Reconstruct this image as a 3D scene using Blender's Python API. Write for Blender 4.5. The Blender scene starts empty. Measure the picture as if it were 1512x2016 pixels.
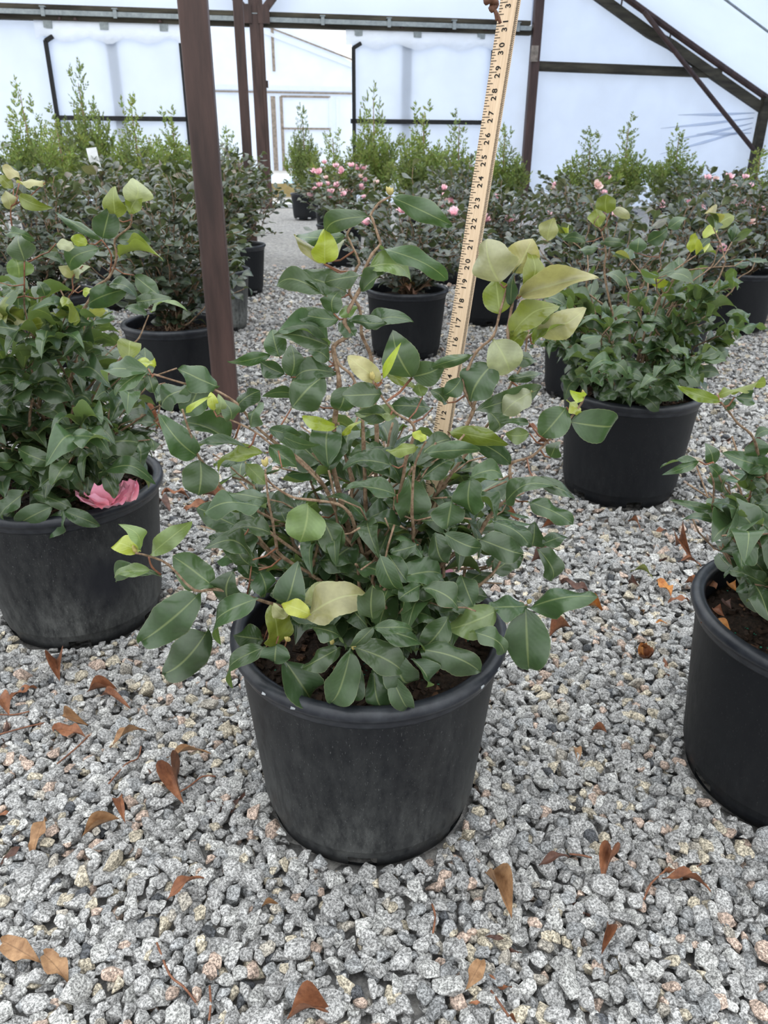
import bpy, bmesh, math, random
import numpy as np
from mathutils import Vector, Matrix

# ---------------------------------------------------------------- camera
SC = bpy.context.scene
COL = SC.collection
F_PX, PITCH, ROLL, CAM_H = 1515.0, math.radians(25.7), math.radians(0.48), 0.904
CAM = Vector((0, 0, CAM_H))
FW = Vector((0, math.cos(PITCH), -math.sin(PITCH)))
_U = Vector((0, math.sin(PITCH), math.cos(PITCH)))
RT = Vector((1, 0, 0)) * math.cos(ROLL) + _U * math.sin(ROLL)
UP = _U * math.cos(ROLL) - Vector((1, 0, 0)) * math.sin(ROLL)
cd = bpy.data.cameras.new('camera')
cd.sensor_fit = 'VERTICAL'
cd.lens = 6.86
cd.sensor_height = 6.86 * 2016 / F_PX
cd.clip_start, cd.clip_end = 0.02, 300
cd.dof.use_dof = True
cd.dof.focus_distance = 0.93
cd.dof.aperture_fstop = 4.0
cam = bpy.data.objects.new('camera', cd)
COL.objects.link(cam)
cam.matrix_world = Matrix(((RT.x, UP.x, -FW.x, 0), (RT.y, UP.y, -FW.y, 0), (RT.z, UP.z, -FW.z, CAM_H), (0, 0, 0, 1)))
SC.camera = cam

# ---------------------------------------------------------------- sky: plain overcast, brighter towards the zenith
wd = bpy.data.worlds.new('overcast_sky')
SC.world = wd
wd.use_nodes = True
wn, wl = wd.node_tree.nodes, wd.node_tree.links
bg = wn['Background']
tc = wn.new('ShaderNodeTexCoord')
sx = wn.new('ShaderNodeSeparateXYZ')
wl.new(tc.outputs['Generated'], sx.inputs[0])
rmp = wn.new('ShaderNodeMapRange')
rmp.inputs['From Min'].default_value = 0
rmp.inputs['From Max'].default_value = 1
rmp.inputs['To Min'].default_value = 0.62
rmp.inputs['To Max'].default_value = 1.45
wl.new(sx.outputs['Z'], rmp.inputs['Value'])
wl.new(rmp.outputs[0], bg.inputs['Strength'])
bg.inputs['Color'].default_value = (0.95, 0.985, 1.0, 1)
vs = SC.view_settings
vs.view_transform = 'Standard'
vs.look = 'None'
vs.gamma = 1
vs.use_curve_mapping = False
vs.exposure = 1.05
SC.cycles.max_bounces = 8
SC.cycles.transparent_max_bounces = 8


def ray(x, y):
    return FW + RT * ((x - 756) / F_PX) - UP * ((y - 1008) / F_PX)


def at(x, y, Y):
    """a point of the place seen at photo pixel x, y and standing Y metres in front of the camera"""
    d = ray(x, y)
    return CAM + d * (Y / d.y)


def onz(x, y, z=0.0):
    d = ray(x, y)
    return CAM + d * ((z - CAM_H) / d.z)


def proj(p):
    d = Vector(p) - CAM
    z = d.dot(FW)
    return 756 + F_PX * d.dot(RT) / z, 1008 - F_PX * d.dot(UP) / z, z


# ---------------------------------------------------------------- object helpers
def tag(o, label=None, cat=None, group=None, kind=None):
    if label: o['label'] = label
    if cat: o['category'] = cat
    if group: o['group'] = group
    if kind: o['kind'] = kind
    return o


def empty(name, loc, label=None, cat=None, group=None, kind=None):
    o = bpy.data.objects.new(name, None)
    o.location = loc
    o.empty_display_size = 0.05
    COL.objects.link(o)
    return tag(o, label, cat, group, kind)


def put(name, me, parent=None, world=None, color=None):
    """link one mesh object; world is its matrix in the place, parent an unrotated Empty or mesh"""
    o = bpy.data.objects.new(name, me)
    COL.objects.link(o)
    m = world if world is not None else Matrix.Identity(4)
    if parent is not None:
        o.parent = parent
        m = parent_inv(parent) @ m
    o.matrix_local = m
    if color: o.color = (*color, 1)
    return o


_WM = {}


def parent_inv(p):
    m = p.matrix_basis.copy()
    q = p.parent
    while q is not None:
        m = q.matrix_basis @ m
        q = q.parent
    return m.inverted()


def mesh(name, verts, faces, mat=None, smooth=False, uv=None):
    me = bpy.data.meshes.new(name)
    me.from_pydata([tuple(v) for v in verts], [], faces)
    if mat: me.materials.append(mat)
    if smooth: me.polygons.foreach_set('use_smooth', [True] * len(me.polygons))
    if uv is not None:
        l = me.uv_layers.new(name='UVMap')
        li = np.empty(len(me.loops), dtype=np.int32)
        me.loops.foreach_get('vertex_index', li)
        l.data.foreach_set('uv', np.asarray(uv, dtype=np.float32)[li].ravel())
    me.update()
    return me


def mesh_np(name, co, tris, mat, tint=None, uv=None, smooth=False):
    """a large triangle mesh from arrays, with an optional colour per point"""
    me = bpy.data.meshes.new(name)
    nv, nt = len(co), len(tris)
    me.vertices.add(nv)
    me.vertices.foreach_set('co', np.asarray(co, dtype=np.float32).ravel())
    me.loops.add(nt * 3)
    me.loops.foreach_set('vertex_index', np.asarray(tris, dtype=np.int32).ravel())
    me.polygons.add(nt)
    me.polygons.foreach_set('loop_start', np.arange(0, nt * 3, 3, dtype=np.int32))
    me.polygons.foreach_set('use_smooth', np.full(nt, smooth, dtype=bool))
    me.update(calc_edges=True)
    if tint is not None:
        a = me.attributes.new('tint', 'FLOAT_COLOR', 'POINT')
        t = np.ones((nv, 4), dtype=np.float32)
        t[:, :3] = tint
        a.data.foreach_set('color', t.ravel())
    if uv is not None:
        l = me.uv_layers.new(name='UVMap')
        l.data.foreach_set('uv', np.asarray(uv, dtype=np.float32)[np.asarray(tris).ravel()].ravel())
    me.materials.append(mat)
    me.validate()
    return me


class MB:
    """collects boxes, bars, tubes into one mesh"""

    def __init__(self): self.v, self.f = [], []

    def box(self, c, sx, sy, sz, m=None):
        c = Vector(c)
        n = len(self.v)
        for dx in (-.5, .5):
            for dy in (-.5, .5):
                for dz in (-.5, .5):
                    p = Vector((dx * sx, dy * sy, dz * sz))
                    self.v.append(c + (m @ p if m is not None else p))
        self.f += [tuple(n + i for i in q) for q in ((0, 1, 3, 2), (4, 6, 7, 5), (0, 4, 5, 1), (2, 3, 7, 6), (0, 2, 6, 4), (1, 5, 7, 3))]
        return self

    def bar(self, a, b, w, d, side=Vector((0, 0, 1))):
        """rectangular bar from a to b; w across, d along the side vector"""
        a, b = Vector(a), Vector(b)
        t = (b - a).normalized()
        x = t.cross(side).normalized()
        y = x.cross(t).normalized()
        n = len(self.v)
        for p in (a, b):
            for i, j in ((-1, -1), (1, -1), (1, 1), (-1, 1)):
                self.v.append(p + x * (i * w / 2) + y * (j * d / 2))
        self.f += [(n, n + 1, n + 2, n + 3), (n + 7, n + 6, n + 5, n + 4)] + [(n + i, n + 4 + i, n + 4 + (i + 1) % 4, n + (i + 1) % 4) for i in range(4)]
        return self

    def tube(self, pts, rad, k=6):
        pts = [Vector(p) for p in pts]
        n = len(self.v)
        N = len(pts)
        ref = Vector((0.31, 0.95, 0.05))
        for i, p in enumerate(pts):
            t = (pts[min(i + 1, N - 1)] - pts[max(i - 1, 0)]).normalized()
            x = t.cross(ref)
            if x.length < 1e-3: x = t.cross(Vector((1, 0, 0)))
            x.normalize()
            y = t.cross(x)
            r = rad[i] if hasattr(rad, '__len__') else rad
            for j in range(k):
                a = 2 * math.pi * j / k
                self.v.append(p + (x * math.cos(a) + y * math.sin(a)) * r)
        for i in range(N - 1):
            for j in range(k):
                a, b = n + i * k + j, n + i * k + (j + 1) % k
                self.f.append((a, b, b + k, a + k))
        self.f.append(tuple(n + j for j in reversed(range(k))))
        self.f.append(tuple(n + (N - 1) * k + j for j in range(k)))
        return self

    def lathe(self, prof, k=64, skip=None):
        n = len(self.v)
        for r, z in prof:
            for j in range(k):
                a = 2 * math.pi * j / k
                self.v.append(Vector((r * math.cos(a), r * math.sin(a), z)))
        for i in range(len(prof) - 1):
            for j in range(k):
                if skip and skip(i, j): continue
                a, b = n + i * k + j, n + i * k + (j + 1) % k
                self.f.append((a, b, b + k, a + k))
        return self

    def mesh(self, name, mat, smooth=False): return mesh(name, self.v, self.f, mat, smooth)

    def build(self, name, mat, parent=None, world=None, smooth=False):
        return put(name, self.mesh(name, mat, smooth), parent, world)


# ---------------------------------------------------------------- materials
class NT:
    def __init__(self, name):
        self.m = bpy.data.materials.new(name)
        self.m.use_nodes = True
        self.t = self.m.node_tree
        self.n, self.l = self.t.nodes, self.t.links
        self.p = self.n['Principled BSDF']
        self.out = self.n['Material Output']

    def new(self, kind, **kw):
        nd = self.n.new('ShaderNode' + kind)
        for k, v in kw.items():
            if hasattr(nd, k): setattr(nd, k, v)
            else: self.set(nd, k, v)
        return nd

    def set(self, nd, key, v):
        s = nd.inputs[key]
        if hasattr(v, 'is_output'): self.l.new(v, s)
        else: s.default_value = (*v, 1) if isinstance(v, tuple) and len(v) == 3 and s.type == 'RGBA' else v

    def noise(self, scale, detail=4, rough=.6, vec=None, dist=0):
        nd = self.n.new('ShaderNodeTexNoise')
        nd.inputs['Scale'].default_value = scale
        nd.inputs['Detail'].default_value = detail
        nd.inputs['Roughness'].default_value = rough
        nd.inputs['Distortion'].default_value = dist
        if vec is not None: self.l.new(vec, nd.inputs['Vector'])
        return nd.outputs['Fac']

    def ramp(self, fac, *stops):
        nd = self.n.new('ShaderNodeValToRGB')
        e = nd.color_ramp.elements
        while len(e) < len(stops): e.new(.5)
        for el, (p, c) in zip(e, stops):
            el.position = p
            el.color = (*c, 1) if isinstance(c, tuple) else (c, c, c, 1)
        self.l.new(fac, nd.inputs['Fac'])
        return nd.outputs['Color']

    def mix(self, fac, a, b, blend='MIX'):
        nd = self.n.new('ShaderNodeMix')
        nd.data_type = 'RGBA'
        nd.blend_type = blend
        nd.clamp_factor = True
        for s, v in ((nd.inputs[0], fac), (nd.inputs[6], a), (nd.inputs[7], b)):
            if hasattr(v, 'is_output'): self.l.new(v, s)
            elif s.type == 'RGBA': s.default_value = (*v, 1)
            else: s.default_value = v
        return nd.outputs[2]

    def math(self, op, a, b=0.0, c=0.0):
        nd = self.n.new('ShaderNodeMath')
        nd.operation = op
        for s, v in zip(nd.inputs, (a, b, c)):
            if hasattr(v, 'is_output'): self.l.new(v, s)
            else: s.default_value = v
        return nd.outputs[0]

    def pos(self): return self.n.new('ShaderNodeNewGeometry').outputs['Position']

    def objco(self): return self.n.new('ShaderNodeTexCoord').outputs['Object']

    def bump(self, h, strength=.3, dist=.002):
        nd = self.n.new('ShaderNodeBump')
        nd.inputs['Strength'].default_value = strength
        nd.inputs['Distance'].default_value = dist
        self.l.new(h, nd.inputs['Height'])
        self.l.new(nd.outputs[0], self.p.inputs['Normal'])

    def base(self, c, rough=.6, spec=.5, metal=0):
        if hasattr(c, 'is_output'): self.l.new(c, self.p.inputs['Base Color'])
        else: self.p.inputs['Base Color'].default_value = (*c, 1)
        if hasattr(rough, 'is_output'): self.l.new(rough, self.p.inputs['Roughness'])
        else: self.p.inputs['Roughness'].default_value = rough
        self.p.inputs['Specular IOR Level'].default_value = spec
        self.p.inputs['Metallic'].default_value = metal
        return self.m


def m_noise(name, c1, c2, scale, rough=.6, spec=.4, bump=0, bd=.002, detail=5, lo=.35, hi=.65, world=False, stretch=None):
    t = NT(name)
    co = t.pos() if world else t.objco()
    if stretch:
        mp = t.new('Mapping')
        mp.inputs['Scale'].default_value = stretch
        t.l.new(co, mp.inputs['Vector'])
        co = mp.outputs[0]
    f = t.noise(scale, detail, .65, co)
    c = t.ramp(f, (lo, c1), (hi, c2))
    if bump: t.bump(f, bump, bd)
    return t.base(c, rough, spec)


def m_stone():
    t = NT('granite_gravel')
    pos = t.pos()
    tint = t.new('Attribute', attribute_name='tint').outputs['Color']
    n1 = t.noise(330, 3, .7, pos)
    n2 = t.noise(620, 2, .6, pos)
    n3 = t.noise(90, 3, .6, pos)
    sp = t.ramp(n1, (.38, .30), (.50, .80), (.62, 1.35))
    dk = t.ramp(n2, (.36, .25), (.45, 1.0))
    c = t.mix(1, tint, sp, 'MULTIPLY')
    c = t.mix(.75, c, dk, 'MULTIPLY')
    c = t.mix(.5, c, t.ramp(n3, (.3, .65), (.7, 1.25)), 'MULTIPLY')
    t.bump(n1, .35, .0012)
    return t.base(c, .75, .3)


def m_ground():
    t = NT('gravel_bed')
    pos = t.pos()
    v = t.n.new('ShaderNodeTexVoronoi')
    v.inputs['Scale'].default_value = 52
    t.l.new(pos, v.inputs['Vector'])
    n = t.noise(300, 3, .7, pos)
    c = t.mix(.8, t.ramp(v.outputs['Color'], (.1, (.24, .235, .23)), (.6, (.37, .36, .35)), (.95, (.50, .475, .445))), t.ramp(n, (.3, .5), (.7, 1.3)), 'MULTIPLY')
    t.bump(t.math('SUBTRACT', 1.0, v.outputs['Distance']), 1.0, .012)
    return t.base(c, .85, .2)


def m_leaf(name, src='object', rough=.27, sheen=.65, trans=.22):
    """two-sided camellia leaf: paler midrib and thin margin, lighter underside"""
    t = NT(name)
    if src == 'object': col = t.new('ObjectInfo').outputs['Color']
    else: col = t.new('Attribute', attribute_name='tint').outputs['Color']
    uv = t.n.new('ShaderNodeTexCoord').outputs['UV']
    s = t.n.new('ShaderNodeSeparateXYZ')
    t.l.new(uv, s.inputs[0])
    a = t.math('MULTIPLY', t.math('ABSOLUTE', t.math('SUBTRACT', s.outputs['X'], .5)), 2.0)
    rib = t.ramp(a, (.02, 1.0), (.075, 0.0))
    rim = t.ramp(a, (.955, 0.0), (.995, 1.0))
    n = t.noise(70, 3, .6, t.pos())
    c = t.mix(.55, col, t.ramp(n, (.3, .72), (.7, 1.25)), 'MULTIPLY')
    pale = t.mix(.5, col, (.50, .56, .24))
    c = t.mix(t.math('MULTIPLY', rib, .46), c, pale)
    c = t.mix(t.math('MULTIPLY', rim, .42), c, t.mix(.45, col, (.50, .52, .28)))
    bf = t.n.new('ShaderNodeNewGeometry').outputs['Backfacing']
    under = t.mix(.35, t.mix(1, c, (1.45, 1.4, 1.1), 'MULTIPLY'), (.20, .26, .10))
    c = t.mix(bf, c, under)
    # side veins running out from the midrib, very shallow
    w = t.math('SINE', t.math('MULTIPLY', t.math('ADD', s.outputs['Y'], t.math('MULTIPLY', a, -.28)), 62.0))
    t.bump(t.math('ADD', t.math('MULTIPLY', w, .25), t.math('MULTIPLY', rib, -1.2)), .22, .0006)
    t.base(c, t.math('ADD', t.math('MULTIPLY', bf, .25), rough), sheen)
    tr = t.n.new('ShaderNodeBsdfTranslucent')
    t.l.new(t.mix(1, c, (1.5, 1.55, .8), 'MULTIPLY'), tr.inputs['Color'])
    mx = t.n.new('ShaderNodeMixShader')
    mx.inputs[0].default_value = trans
    t.l.new(t.p.outputs[0], mx.inputs[1])
    t.l.new(tr.outputs[0], mx.inputs[2])
    t.l.new(mx.outputs[0], t.out.inputs['Surface'])
    return t.m


def m_film(name, col, rough=.5, tr=.62, wrinkle=.3, scale=3.0):
    t = NT(name)
    n = t.noise(scale, 3, .5, t.pos(), .4)
    t.bump(n, wrinkle, .02)
    c = t.mix(.12, col, t.ramp(n, (.3, .75), (.7, 1.1)), 'MULTIPLY')
    t.base(c, rough, .35)
    b = t.n.new('ShaderNodeBsdfTranslucent')
    t.l.new(c, b.inputs['Color'])
    mx = t.n.new('ShaderNodeMixShader')
    mx.inputs[0].default_value = tr
    t.l.new(t.p.outputs[0], mx.inputs[1])
    t.l.new(b.outputs[0], mx.inputs[2])
    t.l.new(mx.outputs[0], t.out.inputs['Surface'])
    return t.m


def m_pot(name, dust=.5, blotch=None, seed=0.0):
    t = NT(name)
    co = t.objco()
    mp = t.new('Mapping')
    mp.inputs['Scale'].default_value = (1, 1, .35)
    mp.inputs['Location'].default_value = (seed, seed * .7, 0)
    t.l.new(co, mp.inputs['Vector'])
    f = t.noise(70, 6, .75, mp.outputs[0])
    g = t.noise(9, 3, .5, mp.outputs[0])
    fine = t.noise(520, 2, .6, mp.outputs[0])
    sz = t.n.new('ShaderNodeSeparateXYZ')
    t.l.new(co, sz.inputs[0])
    d = t.math('MULTIPLY', t.ramp(f, (.35, .15), (.75, 1.0)), t.ramp(g, (.3, .25), (.7, 1.0)))
    # splashed grit clings to the lower wall
    d = t.math('MULTIPLY', d, t.ramp(t.math('MULTIPLY', sz.outputs['Z'], 3.3), (.02, .5), (.12, 2.0), (.45, 1.1), (.85, .45)))
    c = t.mix(t.math('MULTIPLY', d, dust), (.0045, .0055, .008), (.15, .155, .15))
    c = t.mix(t.math('MULTIPLY', t.ramp(fine, (.64, 0.0), (.74, 1.0)), .18 * (dust + .25)), c, (.45, .46, .46))
    r = .45
    if blotch:
        vm = t.n.new('ShaderNodeVectorMath')
        vm.operation = 'DISTANCE'
        t.l.new(co, vm.inputs[0])
        vm.inputs[1].default_value = blotch
        dd = t.math('ADD', vm.outputs['Value'], t.math('MULTIPLY', g, .05))
        k = t.ramp(dd, (.05, 1.0), (.115, 0.0))
        c = t.mix(t.math('MULTIPLY', k, .9), c, (.010, .011, .016))
    return t.base(c, t.math('ADD', .42, t.math('MULTIPLY', d, .3)), .28)


FILM = (.83, .88, .965)
M = {
    'stone': m_stone(), 'ground': m_ground(),
    'leaf': m_leaf('camellia_leaf'), 'leaf_mass': m_leaf('camellia_leaf_mass', 'attr'),
    'far_leaf': m_leaf('matte_camellia_leaf', 'object', .36, .7, .10), 'far_leaf_mass': m_leaf('matte_camellia_leaf_mass', 'attr', .36, .7, .10),
    'bark': m_noise('camellia_bark', (.13, .075, .045), (.33, .235, .16), 160, .75, .25, .5, .001),
    'twig': m_noise('young_red_bark', (.12, .045, .025), (.27, .115, .06), 120, .55, .4, .3, .0008),
    'bud': m_noise('leaf_bud', (.25, .2, .06), (.45, .38, .14), 80, .5, .4),
    'soil': m_noise('potting_bark_soil', (.010, .0075, .006), (.045, .029, .020), 140, .9, .2, .8, .006),
    'chip': None,
    'pot': m_pot('black_plastic', .05), 'pot_dusty': m_pot('dusty_black_plastic', .46, None, 3.1), 'pot_grey': m_pot('faded_grey_plastic', 1.6, None, 1.3),
    'pot_blotch': m_pot('dusty_black_plastic_with_wet_patch', .55, (.05, -.165, .15), 5.3),
    'rim': m_noise('black_plastic_rim', (.013, .015, .021), (.034, .038, .046), 45, .36, .4, 0, lo=.4, hi=.75),
    'scuff': m_noise('scuffed_plastic', (.25, .27, .29), (.45, .47, .5), 60, .6, .3),
    'film_wall': m_film('milky_film', FILM), 'film_roof': m_film('roof_film', FILM, .5, .62, .35, 1.2),
    'film_fold': m_film('folded_film_edge', FILM, .4, .35, .8, 9), 'film_far': m_film('distant_film', FILM),
    'steel': m_noise('rusty_brown_steel', (.030, .017, .015), (.078, .043, .037), 14, .55, .4, .1, .001, stretch=(1, 1, .12)),
    'steel_dark': m_noise('dark_rusted_steel', (.02, .014, .012), (.06, .042, .036), 12, .6, .4, .1, .001, stretch=(1, 1, .15)),
    'galv': m_noise('galvanised_steel', (.20, .23, .245), (.31, .345, .36), 20, .5, .35),
    'wood_dark': m_noise('weathered_dark_timber', (.022, .02, .016), (.085, .075, .055), 9, .8, .2, .3, .003, stretch=(.15, 1, 1)),
    'wood_pale': m_noise('weathered_pale_timber', (.16, .135, .115), (.34, .29, .25), 12, .8, .2),
    'timber_tan': m_noise('tan_timber', (.30, .22, .09), (.46, .36, .17), 8, .8, .2),
    'threshold': m_noise('pale_concrete', (.45, .46, .47), (.62, .63, .64), 20, .85, .2, .1, .002),
    'tarp': m_noise('blue_white_tarp', (.25, .42, .70), (.85, .9, .95), 2.2, .5, .4, .2, .02, lo=.4, hi=.6),
    'gap': m_noise('door_edge_rubber', (.008, .008, .009), (.02, .02, .022), 20, .7, .3),  # near-black tone of the door edge bars and mid rail
    'outdoor': m_noise('pale_yard_gravel', (.38, .37, .35), (.52, .50, .48), 6, .9, .1),
    'stick': m_noise('pale_basswood', (.52, .37, .24), (.70, .535, .375), 60, .5, .35, 0, stretch=(6, 6, .3), lo=.3, hi=.7),
    'ink': m_noise('black_print', (.010, .009, .008), (.022, .02, .018), 200, .7, .2),
    'leather': m_noise('brown_leather', (.075, .03, .018), (.16, .075, .045), 150, .6, .3, .2, .001),
    'tag': m_noise('white_plastic_label', (.74, .76, .78), (.84, .86, .88), 30, .5, .4),
    'evergreen': m_leaf('conifer_spray', 'attr', .6, .3, .2),
    'fert': m_noise('green_fertiliser_grain', (.005, .10, .06), (.02, .22, .13), 300, .5, .4),
}


def m_dead(name, c1, c2):
    t = NT(name)
    uv = t.n.new('ShaderNodeTexCoord').outputs['UV']
    s = t.n.new('ShaderNodeSeparateXYZ')
    t.l.new(uv, s.inputs[0])
    a = t.math('ABSOLUTE', t.math('SUBTRACT', s.outputs['X'], .5))
    n = t.noise(60, 5, .7, t.pos())
    c = t.ramp(n, (.3, c1), (.68, c2))
    c = t.mix(t.math('MULTIPLY', t.ramp(a, (.01, 1.0), (.04, 0.0)), .4), c, (.05, .02, .01))
    t.bump(n, .4, .002)
    return t.base(c, .6, .35)


DEAD = {'r': m_dead('red_brown_dead_leaf', (.10, .035, .018), (.30, .125, .06)), 't': m_dead('tan_dead_leaf', (.17, .085, .04), (.42, .25, .13)),
        'd': m_dead('dark_dead_leaf', (.035, .018, .014), (.15, .075, .055)), 'o': m_dead('orange_dead_leaf', (.28, .08, .02), (.55, .26, .07)),
        'g': m_dead('greenish_dead_leaf', (.10, .13, .03), (.25, .28, .08))}


def m_petal(name, c1, c2):
    t = NT(name)
    uv = t.n.new('ShaderNodeTexCoord').outputs['UV']
    s = t.n.new('ShaderNodeSeparateXYZ')
    t.l.new(uv, s.inputs[0])
    n = t.noise(120, 3, .6, t.pos())
    c = t.mix(s.outputs['Y'], c1, c2)
    c = t.mix(.3, c, t.ramp(n, (.3, .7), (.7, 1.2)), 'MULTIPLY')
    t.base(c, .55, .3)
    t.p.inputs['Subsurface Weight'].default_value = .15
    t.p.inputs['Subsurface Radius'].default_value = (.004, .002, .002)
    return t.m


PET_HOT = m_petal('hot_pink_petal', (.95, .50, .56), (.95, .42, .58))
PET_PALE = m_petal('pale_pink_petal', (.88, .48, .55), (.90, .64, .70))
PET_WHITE = m_petal('blush_white_petal', (.86, .55, .52), (.88, .74, .70))
STAMEN = m_noise('yellow_stamen', (.55, .24, .03), (.85, .48, .08), 90, .6, .3)
M['steel_dark'] = M['steel']
CHIPS = [m_noise('bark_chip_dark', (.012, .008, .006), (.05, .03, .02), 90, .85, .2, .4, .001), m_noise('bark_chip_brown', (.05, .025, .015), (.16, .085, .05), 90, .85, .2, .4, .001)]

# ================================================================ the greenhouse (axes: GU along the end wall, GV outwards, origin at the middle post)
G0 = Vector((-1.82, 12.4, 0))
GV = Vector((-.1284, .9917, 0)).normalized()
GU = Vector((GV.y, -GV.x, 0))
GM = Matrix(((GU.x, GV.x, 0), (GU.y, GV.y, 0), (0, 0, 1))).to_4x4()


def g(u, v, z): return G0 + GU * u + GV * v + Vector((0, 0, z))


GW = Matrix.Translation(G0) @ GM          # greenhouse frame as a matrix


def film_sheet(name, pts, mat, n=(10, 10), sag=.0, th=.004, parent=None, kind=None, seed=0):
    """a thin four-cornered film sheet in greenhouse coordinates, slightly billowed, with real thickness"""
    rnd = random.Random(seed)
    a, b, c, d = [Vector(p) for p in pts]
    nx, ny = n
    nor = (b - a).cross(d - a).normalized()
    V = []
    ph = [rnd.uniform(0, 6) for _ in range(4)]
    for side in (0, 1):
        for j in range(ny + 1):
            for i in range(nx + 1):
                s, t = i / nx, j / ny
                p = (a * (1 - s) + b * s) * (1 - t) + (d * (1 - s) + c * s) * t
                e = math.sin(math.pi * s) * math.sin(math.pi * t)
                p = p + nor * (sag * e * (math.sin(5 * s + ph[0]) * .5 + math.sin(7 * t + 3 * s + ph[1]) * .5) + side * th)
                V.append(p)
    N = (nx + 1) * (ny + 1)
    Fc = []
    for j in range(ny):
        for i in range(nx):
            q = j * (nx + 1) + i
            Fc.append((q, q + 1, q + nx + 2, q + nx + 1))
            Fc.append((N + q, N + q + nx + 1, N + q + nx + 2, N + q + 1))
    o = put(name, mesh(name, V, Fc, mat, True), parent, GW)
    if kind: o['kind'] = kind
    return o


def roof_z(u): return 1.56 + (7.68 - u) * .49 + .012 * (7.68 - u) ** 2 * .4


# floor: the gravel bed under the stones
fl = MB()
fl.v = [Vector(p) for p in ((-16, -1.0, -.019), (18, -1.0, -.019), (18, 16.5, -.019), (-16, 16.5, -.019))]
fl.f = [(0, 1, 2, 3)]
floor = fl.build('floor', M['ground'])
tag(floor, 'grey granite gravel floor of the greenhouse', kind='structure')
yard = MB()
yard.v = [g(-40, 1.2, -.012), g(40, 1.2, -.012), g(40, 60, -.012), g(-40, 60, -.012)]
yard.f = [(0, 1, 2, 3)]
tag(yard.build('ground_yard', M['outdoor']), 'pale gravel yard outside between the two greenhouses', kind='structure')

# end wall film: beside and above the doorway
wall = empty('wall_back', g(0, .12, 0), 'milky plastic film end wall on timber framing', kind='structure')
film_sheet('film_sheet', [(-9, .12, 0), (-2.75, .12, 0), (-2.75, .12, 2.4), (-9, .12, 2.4)], M['film_wall'], (8, 6), .03, parent=wall, seed=1)
film_sheet('film_sheet', [(-9, .12, 2.44), (4, .12, 2.44), (4, .12, 5.2), (-9, .12, 5.2)], M['film_roof'], (8, 6), .03, parent=wall, seed=2)
film_sheet('film_sheet', [(3.3, .12, 0), (3.92, .12, 0), (3.92, .12, 2.4), (3.3, .12, 2.4)], M['film_wall'], (4, 6), .01, parent=wall, seed=3)
film_sheet('film_sheet', [(3.92, .12, 0), (7.68, .12, 0), (7.68, .12, roof_z(7.68)), (3.92, .12, roof_z(3.92))], M['film_wall'], (24, 16), .035, parent=wall, seed=4)
# tension wrinkles fanning out of the eaves corner
for i, (dz, ln) in enumerate(((.02, 1.25), (.12, 1.5), (.2, 1.3), (.3, 1.45), (-.08, .9))):
    w = MB()
    a, b = Vector((7.6, .095, 1.35 - i * .07)), Vector((7.6 - ln, .1, 1.33 - dz - i * .09))
    w.tube([a, a.lerp(b, .5) + Vector((0, -.012, -.01)), b], [.006, .022, .003], 6)
    w.v = [Vector((p.x, .1 + (p.y - .1) * .25, p.z)) for p in w.v]
    w.build('film_wrinkle', M['film_wall'], wall, GW, True)

# sliding doors hung from the track
def sliding_door(n, u0, u1, label, stud):
    d = empty('door_%d' % n, g(u0, .04, 0), label, kind='structure')
    z0, z1, zm = .06, 2.2, 1.17
    film_sheet('film_panel', [(u0 + .03, .06, z0), (u1 - .03, .06, z0), (u1 - .03, .06, z1), (u0 + .03, .06, z1)], M['film_wall'], (14, 10), .02, parent=d, seed=n * 7)
    b = MB().bar((u0 + .05, .03, z0), (u0 + .05, .03, z1 - .1), .05, .05, Vector((0, 1, 0)))
    b.bar((u0 + .05, .03, z1 - .11), (u0 + .16, .03, z1 - .05), .05, .05, Vector((0, 1, 0)))
    b.build('edge_bar', M['gap'], d, GW)
    b = MB().bar((u1 - .05, .03, z0), (u1 - .05, .03, z1 - .1), .05, .05, Vector((0, 1, 0)))
    b.build('edge_bar', M['gap'], d, GW)
    b = MB().bar((u0, .03, zm), (u1, .03, zm), .05, .06, Vector((0, 0, 1)))
    b.build('mid_rail', M['gap'], d, GW)
    b = MB().bar((stud, .10, z0), (stud, .10, z1), .15, .05, Vector((0, 1, 0)))
    b.build('stud', M['galv'], d, GW)
    # loose film folded over the top of the panel
    rnd = random.Random(n)
    V, Fc = [], []
    k = 26
    for i in range(k + 1):
        u = u0 - .06 + (u1 - u0 + .1) * i / k
        lo = z1 - .09 + .035 * math.sin(i * .9) + rnd.uniform(-.012, .012)
        hi = z1 + .135 - .01 * abs(math.sin(i * .5))
        for z, v in ((lo, .012), ((lo + hi) / 2, -.015 + rnd.uniform(-.008, .008)), (hi, .02)): V.append((u, v, z))
    for i in range(k):
        for j in range(2): Fc.append((i * 3 + j, i * 3 + 3 + j, i * 3 + 4 + j, i * 3 + 1 + j))
    o = put('film_fold', mesh('film_fold', V, Fc, M['film_fold'], True), d, GW)
    for u in (u0 + .12, u0 + (u1 - u0) * .45, u1 - .25):
        MB().box((u, 0, z1 + .10), .11, .03, .14).build('hanger_plate', M['galv'], d, GW)
    return d


sliding_door(1, -2.86, -.98, 'film-covered sliding door pushed open, beside the rusty posts', -1.96)
sliding_door(2, 1.30, 3.42, 'film-covered sliding door pushed open, behind the yardstick', 2.12)

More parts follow.
